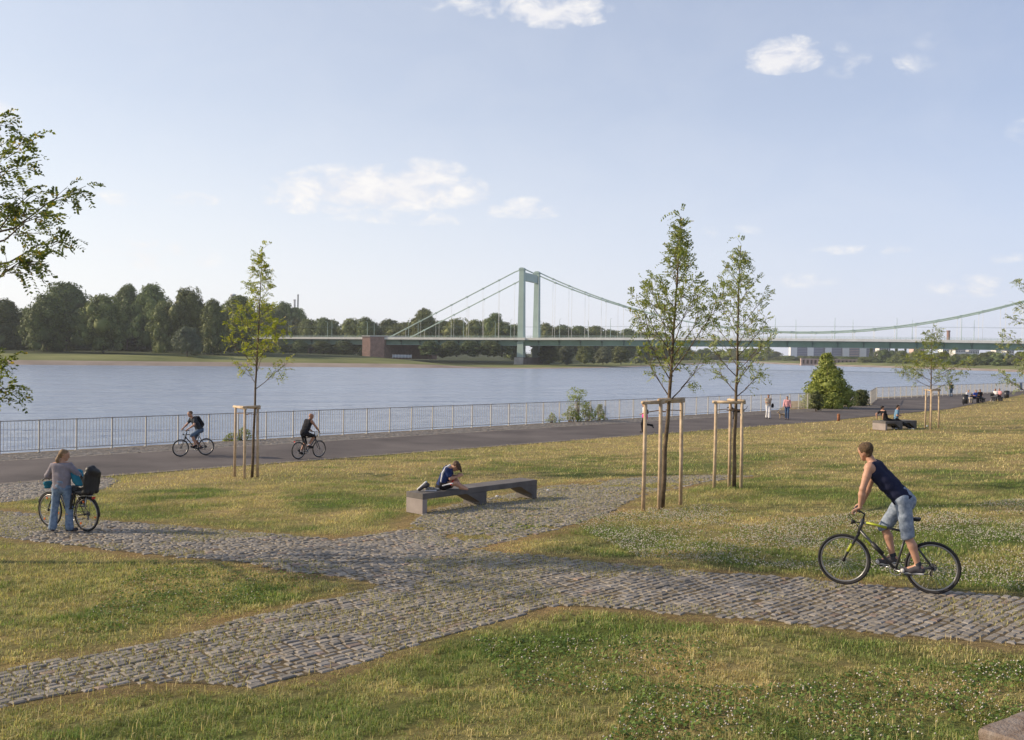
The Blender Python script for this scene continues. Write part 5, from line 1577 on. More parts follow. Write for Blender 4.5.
def edge_tree():
    """big robinia standing just outside the left edge; its branches reach into the picture"""
    Y = 17.0; r = np.random.default_rng(5)
    p = at(-88, Y, .4); base = ground(p)
    t = thing('robinia_tree', 'feathery leaved tree whose branches reach in from the left edge', 'tree', base, 0)
    bx, by, bz = base
    H = 7.6
    tr = [V3(0.05 * math.sin(i), 0.04 * i, H * i / 8) for i in range(9)]
    MB().tube(tr, [.12, .11, .10, .09, .075, .06, .045, .03, .015], 10).build('trunk', M_BARK, t, True)
    wood = MB(); paths = []
    def loc(px, py, Yp):
        px -= 13 if px > 20 else 0
        q = at(px, Yp, zat(px, py, Yp)); return V3(q.x - bx, q.y - by, q.z - bz)
    targets = [((6, 122), (-30, 140)), ((46, 136), (-20, 180)), ((28, 215), (-10, 205)), ((99, 186), (15, 228)), ((60, 215), (5, 240)), ((80, 240), (10, 262)), ((30, 262), (-5, 285)),
               ((22, 358), (-25, 395)), ((18, 388), (-25, 402)), ((20, 160), (-25, 200)), ((50, 262), (0, 276)), ((48, 190), (-5, 236))]
    for i, (e, mpt) in enumerate(targets):
        yy = Y + (-0.5, 0.3, 0.8, 0, -0.7, 0.5)[i % 6]
        E = loc(*e, yy); M_ = loc(*mpt, (yy + Y) / 2 + .1)
        zt = max(1.4, M_[2] - 0.55); k = zt / H * 8; S0 = T_(tr[int(k)], tr[min(8, int(k) + 1)], k - int(k))
        P = [S0, T_(S0, M_, .5) + V3(0, 0, .08), M_, T_(M_, E, .5) + V3(0, 0, .10), E]
        paths.append([M_] + P[3:]); wood.tube(P, [.036, .028, .016, .010, .004], 6)
        for q in range(3):
            s = .2 + .25 * q; b = T_(M_, E, s); d = nrmz(E - M_); a = V3(r.normal(0, .4), r.normal(0, .8), .5 if q % 2 else -.35); d2 = nrmz(d + a * .8)
            L2 = np.linalg.norm(E - M_) * (.45 - .08 * q); P2 = [b, b + d2 * L2 * .5 + V3(0, 0, .03), b + d2 * L2]
            paths.append(P2); wood.tube(P2, [.007, .005, .002], 5)
    n_in = len(paths)
    for i in range(34):      # the rest of the crown, outside the picture, throws the shade on the path
        a = 1.2 + 4.0 * r.random(); z = 2.6 + 4.6 * r.random(); L = 1.3 + 1.3 * r.random(); k = z / H * 8
        S0 = T_(tr[int(k)], tr[min(8, int(k) + 1)], k - int(k)); d = V3(math.cos(a), math.sin(a), .45)
        P = [S0, S0 + d * L * .5, S0 + d * L + V3(0, 0, .1)]; paths.append(P); wood.tube(P, [.03, .018, .006], 6)
    wood.build('branches', M_BARK, t, True)
    tw, B, Dv = grow(paths, r, .24, 7, 2, inner=.05, every=.26)
    tm = MB()
    for p_ in tw: tm.tube(p_, [.005, .004, .002], 4, caps=False)
    tag(tm.build('twigs', M_BARK, t), kind='stuff')
    foliage('crown', compound_leaves(B, Dv, .30, 8, r, .35), t, M_LEAF, r, (0.075, 0.110, 0.030), (0.26, 0.28, 0.06), .05)
edge_tree()

# ------------------------------------------------------------------ shrubs at the railing
def shrub(label, loc, h, w, seed, shape, nl, nleaf, leaf, m, name='shrub', stems=7, core=True):
    t = thing(name, label, 'shrub', loc, 0)
    addobj('foliage', crown_mesh('foliage', seed, h, w, nl, nleaf, leaf, shape, 0.04, core), m, t)
    q = MB(); r = random.Random(seed)
    for i in range(stems):
        a = r.random() * 6.28; R1 = w * .18 * r.random()
        q.tube([(math.cos(a) * R1 * .3, math.sin(a) * R1 * .3, -.1), (math.cos(a) * R1, math.sin(a) * R1, h * .35), (math.cos(a) * R1 * 1.4, math.sin(a) * R1 * 1.4, h * .75)], [.035, .025, .01], 6)
    q.build('stem', M_BARK, t, True)
    return t
M_SHRUB = leafmat('shrub_leaf', 0.55, 0.2, False, (0.16, 0.215, 0.04), 0.35, col2=(0.37, 0.40, 0.085))
M_SHRUBD = leafmat('dark_shrub_leaf', 0.6, 0.2, False, (0.07, 0.09, 0.03), 0.3, col2=(0.14, 0.15, 0.055))
M_WEED = leafmat('weed_leaf', 0.6, 0.3, False, (0.21, 0.28, 0.07), 0.3, col2=(0.38, 0.42, 0.12))
s1 = at(832, 86.5, 0); s2 = at(862, 92.0, 0)
shrub('big bright green cone shaped shrub growing through the railing', (s1.x - .3, s1.y + .6, -.35), 5.3, 6.0, 64, 'cone', 64, 19000, 0.08, M_SHRUB)
shrub('dark small bush at the corner of the railing right of the big shrub', (s2.x, s2.y, -.2), 1.7, 2.0, 62, 'bush', 12, 2200, 0.07, M_SHRUBD)
s3 = at(816, 81.0, 0); shrub('dark leafy foot of ivy in front of the railing under the big shrub', (s3.x, s3.y, 0), 1.55, 1.5, 63, 'bush', 9, 1600, 0.06, M_SHRUBD, 'ivy_clump', 3)
for i, (px, Y_, h, w, lab) in enumerate(((578, 60.5, 2.25, .8, 'tallest thin weed shrub poking above the railing in the middle'), (570, 59.8, 1.15, 1.1, 'leafy low weed clump left of the tall weed shrub behind the railing'), (588, 61.5, 1.35, 1.0, 'leafy weed clump right of the tall weed shrub behind the railing'),
                                         (600, 62.8, 1.15, .8, 'rightmost weed clump of the group behind the railing in the middle'), (552, 58, .75, .6, 'small weed tuft left of the weed group behind the railing'),
                                         (244, 45.2, .75, .8, 'low weed clump at the railing behind the left stake frame'), (232, 44.8, .5, .8, 'tiny weed tuft at the railing foot left of the left stake frame'))):
    k_ = at(px, 100, 0).x / 100; y_ = (FY + 1.05 * S2) / (1 - k_); x_ = k_ * y_
    shrub(lab, (x_, y_, -.1), h, w * 2.0, 70 + i, 'tall' if h > 1.5 else 'cone', 16, 1700 if h > .9 else 600, 0.038, M_WEED, 'weed_shrub', 5, False)

# ------------------------------------------------------------------ concrete benches
M_CONC = mat('dark_concrete', (0.125, 0.112, 0.105), 0.8, 0.15, 3, 0.25, 60, col2=(0.17, 0.155, 0.145), spec=0.3, detail=8)
M_CONC_L = mat('sunlit_concrete_end', (0.30, 0.255, 0.235), 0.8, 0.12, 4, 0.25, 60, spec=0.3, detail=8)  # sunlight on the left end is put into this paler colour
def bench(label, corner, L, Wd=0.56, H=0.47, ang=math.pi / 4, th=0.13, mid=True):
    t = thing('concrete_bench', label, 'bench', corner, ang, 'long concrete benches on the lawn')
    m = MB(); m.box((L / 2, Wd / 2, H - th / 2), (L, Wd, th)); m.build('seat', M_CONC, t, bevel=.008)
    def leg(x, w, haunch):
        q = MB(); z = H - th - .001
        pts = [(x, 0), (x + w, 0), (x + w, z), (x - haunch, z)] + ([(x, z * .35)] if haunch else [])
        q.prism(pts, .004, Wd - .004); q.build('leg', M_CONC_L if not haunch else M_CONC, t, bevel=.006)
    leg(0.002, .14, 0)
    if mid: leg(L * .5 - .12, .24, .42)
    leg(L - .182, .18, .42 if mid else .25)
    return t
c1 = gpt(422.5, 514.5); e1 = gpt(537, 499)
L1 = (e1 - c1).length; A1 = math.atan2((e1 - c1).y, (e1 - c1).x)
bench('long low dark concrete bench with three legs, a child sitting on its left end', c1 + Vector((0, 0, -.01)), L1, ang=A1)
c2 = gpt(885.5, 430.5)
bench('distant concrete bench with two people lounging on it, beside the small staked tree', c2, 2.6, Wd=.9, ang=R(30), mid=True, H=0.50)
print('bench', L1, math.degrees(A1), c1)

# ------------------------------------------------------------------ sandstone block bottom right
def stone_block():
    import bmesh
    a = zat(977, 727, 7.3)
    p = at(977, 7.3, a)
    gr = float(gz(p.x, p.y)); h = a - gr
    t_ = bmesh.new()
    L, Wd = 1.2, 0.95
    M_ = MB()
    nx, ny, nz = 18, 8, 5
    bmesh.ops.create_cube(t_, size=1.0)
    bmesh.ops.subdivide_edges(t_, edges=t_.edges[:], cuts=11, use_grid_fill=True)
    r = random.Random(3)
    for v in t_.verts:
        e = max(abs(v.co.x), abs(v.co.y), abs(v.co.z))
        x, y, z = (v.co.x + .5) * L, (v.co.y + .5) * Wd, (v.co.z + .5) * h
        k = sum(1 for c in v.co if abs(c) > .49)
        s = 0.018 * (k - 1) if k > 1 else 0
        n_ = float(vnoise(x * 9 + z * 7, y * 9 - z * 5, 1.0, 4, 3)) - .5
        cx = Vector((x - L / 2, y - Wd / 2, z - h / 2)).normalized()
        q = Vector((x, y, z)) - cx * (s + n_ * .035)
        v.co = q
    me = bpy.data.meshes.new('sandstone_block'); t_.to_mesh(me); t_.free()
    m = mat('sandstone', (0.24, 0.16, 0.11), 0.9, 0.3, 6, 0.7, 40, col2=(0.30, 0.26, 0.23), spec=0.2, detail=8)
    o = addobj('sandstone_block', me, m, smooth=False)
    o.location = (p.x, p.y, gr); o.rotation_euler = (0, 0, R(-54))
    tag(o, 'rough brown grey sandstone block in the bottom right corner of the lawn', 'stone block')
stone_block()
# ------------------------------------------------------------------ people
def ik(a, b, l1, l2, bend):
    a = np.array(a, float); b = np.array(b, float); d = b - a; D = np.linalg.norm(d)
    if D >= (l1 + l2) * .999: return a + d * l1 / (l1 + l2)
    x = (l1 * l1 - l2 * l2 + D * D) / (2 * D); h = math.sqrt(max(0, l1 * l1 - x * x)); u = d / D
    bend = np.array(bend, float); bend -= u * bend.dot(u); bend /= np.linalg.norm(bend)
    return a + u * x + bend * h
def dress(t, J, s, vox, skin, top, legs, shoe, hair, sleeve_to=0.6, sleeve_both=None, leg_mode='long', hem=None, female=False, long_hair=0.0, pad=.014, hands=True, tank=False, top_name='shirt', leg_name='trousers', flare=1.0, face=True, nseed=0, shoe_on=True):
    g = lambda k: np.array(J[k], float)
    sk('body', body_prims(J, s, hands, female), vox, skin, t, .02)
    sm = (g('sL') + g('sR')) / 2; pel = g('pel'); axis = nrmz(pel - sm)
    tp = torso_prims(J, s, pad, female)
    if not tank:
        for q in 'LR': tp += sleeve(J, q, s, .062 + pad, .050 + pad * .9, sleeve_to, sleeve_both)
    wl = pel + axis * (hem if hem is not None else 0.02)
    clips = [(wl, axis), (T_(sm, g('neck'), .75), -axis)]
    subs = []
    if tank:
        for q in 'LR':
            o = g('s' + q); out = nrmz(o - sm)
            subs.append((o + out * .045, o + out * .10 - axis * .05, .085 * s, .085 * s))
    sk(top_name, tp, max(vox, .009), top, t, .03, clips, .0035, nseed, subs)
    lp = [(pel + axis * -.09, pel + axis * .04, .115 * s + pad, .118 * s + pad, .04), (g('hL') - axis * .03, g('hR') - axis * .03, .104 * s, .104 * s, .03)]; subs = []
    for q in 'LR':
        if leg_mode == 'long':
            lp += leg_prims(J, q, s, .105, .072, 1.0, .066 * flare, .97)
        elif leg_mode == 'short':
            lp += [(g('h' + q), T_(g('h' + q), g('k' + q), 1.0), .100 * s, .083 * s, .03)]
            k_ = T_(g('k' + q), g('a' + q), .05); d = nrmz(g('a' + q) - g('k' + q))
            subs.append((k_ + d * .12 * s, k_ + d * .30 * s, .13 * s, .13 * s))
        else:
            lp += [(g('h' + q), T_(g('h' + q), g('k' + q), .62), .108 * s, .096 * s, .03)]
            k_ = T_(g('h' + q), g('k' + q), .68); d = nrmz(g('k' + q) - g('h' + q))
            subs.append((k_ + d * .12 * s, k_ + d * .25 * s, .13 * s, .13 * s))
    sk(leg_name, lp, max(vox, .009), legs, t, .03, [(pel - axis * .115, -axis)], .0035, nseed + 3, subs)
    if shoe_on:
        for q in 'LR': sk('shoe', shoe_prims(J, q, s), max(vox, .008), shoe, t, .02)
    up = J.get('up', (0, 0, 1))
    if hair is not None:
        sk('hair', hair_prims(J['head'], J['face'], up, s, long_hair), max(vox * .9, .008), hair, t, .02, noise=.003, nseed=2)
    if face: eyes(J['head'], J['face'], up, s, t)
M_NAVY = cloth('navy_jersey', (0.018, 0.020, 0.045)); M_DENIM_L = cloth('pale_denim', (0.19, 0.235, 0.31), .25, col2=(0.31, 0.355, 0.43), scale=22); M_JEANS = cloth('blue_jeans', (0.13, 0.20, 0.31), .25, col2=(0.26, 0.34, 0.45))
M_GREYL = cloth('lavender_grey_shirt', (0.27, 0.24, 0.27)); M_BLACKC = cloth('black_cloth', (0.018, 0.018, 0.022)); M_CHAR = cloth('charcoal_cloth', (0.045, 0.05, 0.06)); M_SHOE = cloth('grey_shoe', (0.075, 0.07, 0.078)); M_WHITEC = cloth('white_cloth', (0.72, 0.71, 0.72), .06)
M_TEAL = cloth('teal_cloth', (0.035, 0.20, 0.28)); M_PINK = cloth('pink_cloth', (0.72, 0.36, 0.37), .08); M_HOTPINK = cloth('hot_pink_cloth', (0.75, 0.07, 0.30), .05); M_ROYAL = cloth('royal_blue_cloth', (0.022, 0.038, 0.12)); M_SKYB = cloth('steel_blue_cloth', (0.13, 0.24, 0.36))
M_SHORTB = cloth('dark_denim', (0.10, 0.145, 0.21)); M_BEIGE = cloth('beige_cloth', (0.45, 0.38, 0.30))
M_HAIRB = mat('light_brown_hair', (0.075, 0.045, 0.028), 0.7, .25, 45, .9, 160, spec=.2, col2=(0.19, 0.125, 0.07)); M_HAIRD = mat('dark_hair', (0.03, 0.022, 0.018), 0.6, .2, 30, spec=.3); M_HAIRBL = mat('blonde_hair', (0.25, 0.155, 0.08), 0.6, .25, 30, .5, 120, spec=.3); M_HAIRC = mat('chestnut_hair', (0.085, 0.045, 0.025), 0.55, .25, 30, .5, 120, spec=.3)
M_SILVER = mat('graphite_frame', (0.07, 0.072, 0.078), 0.35, .08, 9, metal=.4); M_LIME = mat('lime_stripe', (0.42, 0.47, 0.03), 0.4, .05); M_DARKF = mat('dark_frame', (0.03, 0.03, 0.035), 0.35, .1); M_PALEBAND = mat('shoe_toe_white', (0.6, 0.58, 0.55), 0.6)

# man on the trekking bicycle, right
loc, hd, wbl = bike_at((843.5, 588.5), (932, 594.5)); print('man bike', loc, math.degrees(hd), wbl)
WB = min(1.19, max(1.08, wbl))
bicycle('bicycle', 'graphite grey and lime trekking bicycle with narrow black saddle on the cobbled path', loc, hd, M_SILVER, M_LIME, wb=WB, rw=.352, crank=.12, bottle=True, hb=1.06, saddle=.99, steer=0.12, reach=.09, tyre_w=.019)
t = thing('person', 'man in navy tank top and pale denim shorts standing on the bicycle pedals', 'person', loc, hd)
bx_ = -0.10 * WB / 1.1
cp = V3(math.cos(.12), 0, math.sin(.12)) * .17; pR = V3(bx_, -.115, .28) + cp; pL = V3(bx_, .115, .28) - cp
J = dict(pel=(-.185, 0, 1.245), hL=(-.19, .095, 1.215), hR=(-.17, -.095, 1.215), sL=(.235, .195, 1.655), sR=(.175, -.18, 1.66), neck=(.225, .0, 1.735), head=(.315, -.015, 1.855), face=(.66, -.72, -.16), up=(.12, 0, 1))
gx = WB / 2 - .235 + .03 + .09 - .035
J['wL'] = (gx - .075, .255, 1.115); J['wR'] = (gx - .045, -.27, 1.11)
J['eL'] = ik(J['sL'], J['wL'], .30, .27, (0.25, 1, 0)); J['eR'] = ik(J['sR'], J['wR'], .30, .27, (.0, -1, 0))
J['handL'] = ((.85, .12, -.42), (.35, 0, 1), (0, -1, 0), 1.05); J['handR'] = ((.85, -.12, -.42), (.35, 0, 1), (0, 1, 0), 1.05)
J['aL'] = pL + V3(-.125, 0, .115); J['tL'] = pL + V3(.065, 0, .045); J['aR'] = pR + V3(-.125, 0, .125); J['tR'] = pR + V3(.065, 0, .045)
J['kL'] = ik(J['hL'], J['aL'], .46, .41, (1, .1, 0)); J['kR'] = ik(J['hR'], J['aR'], .46, .41, (1, -.1, 0))
dress(t, J, 1.05, .0085, M_SKIN, M_NAVY, M_DENIM_L, M_SHOE, M_HAIRB, leg_mode='short', tank=True, hem=.045, top_name='tank_top', leg_name='denim_shorts', pad=.012)
for q in 'LR':
    sd0 = np.array(J['t' + q]); sk('toe_cap', [(sd0 - V3(0, .018, 0), sd0 + V3(0, .018, 0), .034, .034)], .008, M_PALEBAND, t, .02)
    an = np.array(J['a' + q]); sk('sole', [(V3(an[0] - .055, an[1] - .012, sd0[2] - .024), V3(sd0[0], an[1] - .015, sd0[2] - .024), .017, .017), (V3(an[0] - .055, an[1] + .012, sd0[2] - .024), V3(sd0[0], an[1] + .015, sd0[2] - .024), .017, .017)], .008, M_PALEBAND, t, .02)
    sk('sock', [(an + V3(0, 0, -.01), an + V3(.005, 0, .035), .046, .043)], .008, M_CHAR, t, .01)

# woman standing with her back to us
o = gpt(61, 533); t = thing('person', 'woman in lavender grey long sleeved top and flared jeans standing by a bicycle', 'person', (o.x, o.y, o.z + .02), 0)
J = dict(aL=(-.165, 0, .09), tL=(-.215, .14, .035), aR=(.155, .03, .09), tR=(.245, .15, .035), hL=(-.105, .04, .86), hR=(.085, .04, .86), kL=(-.15, .035, .47), kR=(.135, .06, .47), pel=(-.01, .04, .92),
         sL=(-.185, .06, 1.335), sR=(.125, .06, 1.345), neck=(-.03, .07, 1.41), head=(.012, .10, 1.545), face=(.80, .55, -.18), up=(0, .05, 1), wL=(-.30, .36, 1.06), wR=(.20, .36, 1.10))
J['eL'] = ik(J['sL'], J['wL'], .27, .25, (-.6, -.3, -.6)); J['eR'] = ik(J['sR'], J['wR'], .27, .25, (.7, -.4, -.5))
J['handL'] = ((-.3, .9, -.2), (0, .2, 1), (1, 0, 0), .8); J['handR'] = ((.1, .9, -.2), (.2, .2, 1), (-1, 0, 0), .5)
dress(t, J, .93, .0095, M_SKIN, M_GREYL, M_JEANS, M_SHOE, M_HAIRBL, sleeve_to=1.0, sleeve_both=.85, female=True, hem=.05, flare=1.35, leg_name='flared_jeans', nseed=4, pad=.012)
hc = np.array(J['head']); sk('ponytail', [(hc + V3(-.085, -.05, -.01), hc + V3(-.105, -.085, -.09), .034, .036), (hc + V3(-.105, -.085, -.09), hc + V3(-.09, -.09, -.22), .036, .014)], .009, M_HAIRBL, t, .02)

# her bicycle, child seat and child
fr, rr = gpt(48, 529.2), gpt(88.5, 532.5); c = (fr + rr) / 2; hd = math.atan2((fr - rr).y, (fr - rr).x); print('w bike', (fr - rr).length, math.degrees(hd))
loc = Vector((c.x, c.y, float(gz(c.x, c.y)) + .03))
wb_bike = bicycle('bicycle', 'dark city bicycle with mudguards and a child seat held by the woman', loc, hd, M_DARKF, None, wb=1.08, rw=.355, step=True, crank=1.3, rack=True, fend=True, hb=1.08, saddle=.90, reflect=True, reach=-.02, tyre_w=.017)
t = thing('child_seat', 'black high backed child seat with red trim on the luggage rack of the city bicycle', 'child seat', loc, hd)
cs_ = [(V3(-.665, -.065, .86), V3(-.705, -.07, 1.22), .055, .055), (V3(-.665, .065, .86), V3(-.705, .07, 1.22), .055, .055), (V3(-.66, -.13, .86), V3(-.70, -.15, 1.18), .05, .05), (V3(-.66, .13, .86), V3(-.70, .15, 1.18), .05, .05), (V3(-.66, 0, .86), V3(-.71, 0, 1.30), .06, .06), (V3(-.70, -.08, 1.2), V3(-.71, .08, 1.26), .085, .085),
       (V3(-.66, -.12, .82), V3(-.40, -.13, .80), .055, .045), (V3(-.66, .12, .82), V3(-.40, .13, .80), .055, .045), (V3(-.66, 0, .80), V3(-.38, 0, .79), .06, .05), (V3(-.62, -.18, .92), V3(-.44, -.17, .93), .025, .025), (V3(-.62, .18, .92), V3(-.44, .17, .93), .025, .025),
       (V3(-.68, -.16, 1.0), V3(-.60, -.20, 1.15), .03, .025), (V3(-.68, .16, 1.0), V3(-.60, .20, 1.15), .03, .025)]
sk('seat_shell', cs_, .012, M_BLACKP, t, .04)
MB().box((-.645, 0, 1.10), (.02, .16, .05)).box((-.655, .0, .98), (.02, .12, .03)).build('harness_pad', M_RED, t)
for y in (-.17, .17): MB().tube([(-.40, y, .80), (-.30, y, .62), (-.28, y, .48)], .028, 8).box((-.24, y, .47), (.16, .08, .02)).build('foot_rest', M_BLACKP, t)
MB().tube([(-.55, 0, .74), (-.38, 0, .70), (-.25, 0, .68)], .012, 6).build('carrier_bar', M_CHROME, t, True)
t = thing('person', 'small child in teal top leaning forward in the black child seat', 'person', loc, hd)
J = dict(pel=(-.45, 0, .915), hL=(-.44, .06, .90), hR=(-.44, -.06, .90), sL=(-.20, .11, 1.175), sR=(-.20, -.11, 1.175), neck=(-.17, 0, 1.21), head=(-.05, .0, 1.255), face=(1, 0, -.3), up=(.2, 0, 1),
         kL=(-.22, .11, .84), kR=(-.22, -.11, .84), aL=(-.26, .15, .58), aR=(-.26, -.15, .58), tL=(-.17, .15, .535), tR=(-.17, -.15, .535), wL=(.0, .10, 1.02), wR=(.0, -.10, 1.02))
J['eL'] = ik(J['sL'], J['wL'], .16, .14, (-.4, .4, -1)); J['eR'] = ik(J['sR'], J['wR'], .16, .14, (-.4, -.4, -1))
dress(t, J, .66, .010, M_SKIN, M_TEAL, M_CHAR, M_CHAR, M_HAIRBL, sleeve_to=1.0, sleeve_both=.5, hands=False, pad=.018)
p_ = thing('handlebar_bag', 'small teal and black bag hanging from the handlebar beside the woman', 'bag', loc, hd)
sk('bag_body', [(V3(.42, .10, .93), V3(.43, .20, .93), .045, .045), (V3(.43, .11, .86), V3(.43, .18, .86), .04, .04)], .012, M_TEAL, p_, .03)
MB().tube([(.42, .12, 1.0), (.38, .20, 1.08), (.42, .28, 1.0)], .012, 6).build('strap', M_BLACKP, p_, True)

# cyclists on the asphalt
def seated(pel, sh, head, sw=.18):
    return dict(pel=(pel[0], 0, pel[1]), hL=(pel[0] + .02, .09, pel[1] - .03), hR=(pel[0] + .02, -.09, pel[1] - .03), sL=(sh[0], sw, sh[1]), sR=(sh[0], -sw, sh[1]), neck=((sh[0] + head[0]) / 2 - .01, 0, sh[1] + .07), head=(head[0], 0, head[1]))
def pedal_legs(J, crank, wb):
    bx = -.10 * wb / 1.1; cp = V3(math.cos(crank), 0, math.sin(crank)) * .17; pR = V3(bx, -.115, .28) + cp; pL = V3(bx, .115, .28) - cp
    for q, p in (('L', pL), ('R', pR)):
        J['a' + q] = p + V3(-.115, 0, .115); J['t' + q] = p + V3(.065, 0, .045); J['k' + q] = ik(J['h' + q], J['a' + q], .43, .42, (1, .12 if q == 'L' else -.12, .2))
loc, hd, L = bike_at((181, 457), (205.4, 455.6)); print('c1', L, math.degrees(hd))
loc.z -= .01
bicycle('bicycle', 'black diamond frame bicycle ridden leftwards on the asphalt path', loc, hd, M_DARKF, None, wb=1.06, rw=.345, crank=math.pi + .3, hb=1.04, saddle=.98, reach=.06)
t = thing('person', 'cyclist in dark shirt and denim shorts with a black backpack, riding left', 'person', loc, hd)
J = seated((-.27, 1.07), (.02, 1.50), (.155, 1.69)); J['face'] = (1, .25, -.15); J['up'] = (.15, 0, 1)
J['wL'] = (.32, .25, 1.12); J['wR'] = (.33, -.25, 1.11); J['eL'] = ik(J['sL'], J['wL'], .29, .27, (-.2, 1, -.6)); J['eR'] = ik(J['sR'], J['wR'], .29, .27, (-.2, -1, -.6))
pedal_legs(J, math.pi + .3, 1.06)
dress(t, J, 1.0, .013, M_SKIN, M_CHAR, M_SHORTB, M_BLACKC, M_HAIRB, leg_mode='short', leg_name='denim_shorts')
t = thing('backpack', 'black backpack worn by the cyclist riding left', 'backpack', loc, hd)
sk('pack', [(V3(-.30, -.07, 1.24), V3(-.16, -.07, 1.52), .10, .085), (V3(-.30, .07, 1.24), V3(-.16, .07, 1.52), .10, .085), (V3(-.36, 0, 1.26), V3(-.24, 0, 1.46), .09, .07)], .014, M_BLACKC, t, .04)
for y in (-.12, .12): MB().tube([(-.12, y, 1.53), (.02, y * 1.1, 1.60), (.12, y * 1.1, 1.50), (.0, y * 1.2, 1.30), (-.18, y, 1.22)], .016, 6).build('strap', M_BLACKC, t, True)
fr, rr = gpt(318.7, 457.9), gpt(298.6, 459.8); c = (fr + rr) / 2; hd = math.atan2((fr - rr).y, (fr - rr).x); print('c2', (fr - rr).length, math.degrees(hd))
loc = Vector((c.x, c.y, .025))
bicycle('bicycle', 'dark bicycle ridden rightwards and away on the asphalt path', loc, hd, M_DARKF, None, wb=1.06, rw=.345, crank=.9, hb=1.04, saddle=.96, reach=.03, rack=True)
t = thing('person', 'bald cyclist in black sleeveless top and shorts riding right', 'person', loc, hd)
J = seated((-.27, 1.04), (-.02, 1.49), (.10, 1.67)); J['face'] = (.9, -.35, -.35); J['up'] = (.25, 0, 1)
J['wL'] = (.28, .25, 1.11); J['wR'] = (.28, -.25, 1.11); J['eL'] = ik(J['sL'], J['wL'], .29, .27, (-.2, 1, -.6)); J['eR'] = ik(J['sR'], J['wR'], .29, .27, (-.2, -1, -.6))
pedal_legs(J, .9, 1.06)
dress(t, J, 1.0, .013, M_SKIN_TAN, M_BLACKC, M_BLACKC, M_BLACKC, None, leg_mode='short', leg_name='shorts', tank=True, top_name='sleeveless_top')
for q in 'LR': sk('sock', [(np.array(J['a' + q]) + V3(.01, 0, .03), np.array(J['a' + q]) + V3(0, 0, .005), .042, .042)], .012, M_WHITEC, t, .01)

# child on the bench
ca_, sa_ = math.cos(A1), math.sin(A1)
def onbench(x, y): return Vector((c1.x + ca_ * x - sa_ * y, c1.y + sa_ * x + ca_ * y, c1.z + .46))
o = onbench(.80, .28); t = thing('person', 'child in navy sports shirt sitting hunched over a phone on the long bench', 'person', o, -.05)
J = dict(pel=(.02, 0, .10), hL=(.03, .075, .085), hR=(.03, -.075, .085), sL=(.16, .13, .435), sR=(.16, -.13, .43), neck=(.20, 0, .475), head=(.31, 0, .485), face=(.62, 0, -.80), up=(.75, 0, .62), kL=(.30, .15, .19), kR=(.33, -.13, .15), aL=(.40, .07, .09), aR=(.45, -.10, .065), tL=(.53, .06, .035), tR=(.57, -.12, .03),
         wL=(.36, .06, .29), wR=(.37, -.05, .285))
J['eL'] = ik(J['sL'], J['wL'], .20, .19, (-.2, .5, -1)); J['eR'] = ik(J['sR'], J['wR'], .20, .19, (-.3, -.5, -1))
J['handL'] = ((.7, -.3, .3), (0, 1, .2), (0, 0, 1), .7); J['handR'] = ((.7, .3, .3), (0, -1, .2), (0, 0, 1), .7)
t.scale = (1.1, 1.1, 1.1)
dress(t, J, .84, .009, M_SKIN, M_ROYAL, M_BLACKC, M_SHOE, M_HAIRC, leg_mode='thigh', leg_name='shorts', pad=.018, nseed=8, shoe_on=False)
hc = np.array(J['head']); sk('fringe', [(hc + V3(.06, -.02, .03), hc + V3(.12, -.03, -.10), .045, .02), (hc + V3(.02, -.05, .05), hc + V3(.07, -.065, -.06), .04, .02)], .009, M_HAIRC, t, .02)
for y in (-.155,):
    sk('shirt_stripe', [(V3(.20, -.115, .52), V3(.12, -.150, .47), .022, .022), (V3(.12, -.150, .47), V3(.055, -.150, .36), .022, .022), (V3(.055, -.150, .36), V3(.03, -.135, .20), .022, .022), (V3(.03, -.135, .20), V3(.03, -.12, .06), .022, .022)], .008, M_WHITEC, t, .01)
sk('shorts_stripe', [(V3(.06, -.155, .10), V3(.26, -.185, .15), .020, .018)], .008, M_WHITEC, t, .01)
sk('shorts_trim', [(V3(.24, -.19, .13), V3(.27, -.10, .20), .020, .020)], .008, M_RED, t, .01)
ph = thing('phone', 'dark mobile phone held by the child on the bench', 'phone', o, -.05)
MB().box((0.445, .0, .305), (.008, .07, .13), M=Matrix.Rotation(.5, 3, 'Y')).build('phone_body', M_BLACKP, ph)
MB().box((0.4395, .0, .308), (.002, .062, .115), M=Matrix.Rotation(.5, 3, 'Y')).build('screen', mat('phone_screen', (.25, .28, .3), .2), ph)
p0 = onbench(.26, .26); t = thing('sneaker', 'white soled sneaker leaning upright at the left end of the long bench', 'shoe', p0, -.2)
sk('upper', [(V3(-.10, 0, .05), V3(.08, 0, .17), .045, .04), (V3(.04, 0, .12), V3(.10, 0, .15), .045, .04)], .008, M_SHOE, t, .02)
sk('sole', [(V3(-.135, -.02, .045), V3(.05, -.02, .215), .020, .022), (V3(-.135, .02, .045), V3(.05, .02, .215), .020, .022)], .008, M_WHITEC, t, .02)
p0 = onbench(.42, .26); t = thing('shoe_pile', 'grey and black sneaker lying beside the leaning one on the bench', 'shoe', p0, .1)
sk('upper', [(V3(-.05, 0, .05), V3(.10, 0, .045), .05, .04), (V3(-.05, 0, .05), V3(-.04, 0, .11), .045, .04), (V3(.10, .05, .04), V3(.22, .04, .03), .035, .03)], .009, cloth('mottled_grey', (.08, .08, .08), .5, col2=(.45, .43, .4), scale=25), t, .02)
MB().box((.04, 0, .012), (.26, .09, .02)).build('sole', M_WHITEC, t)

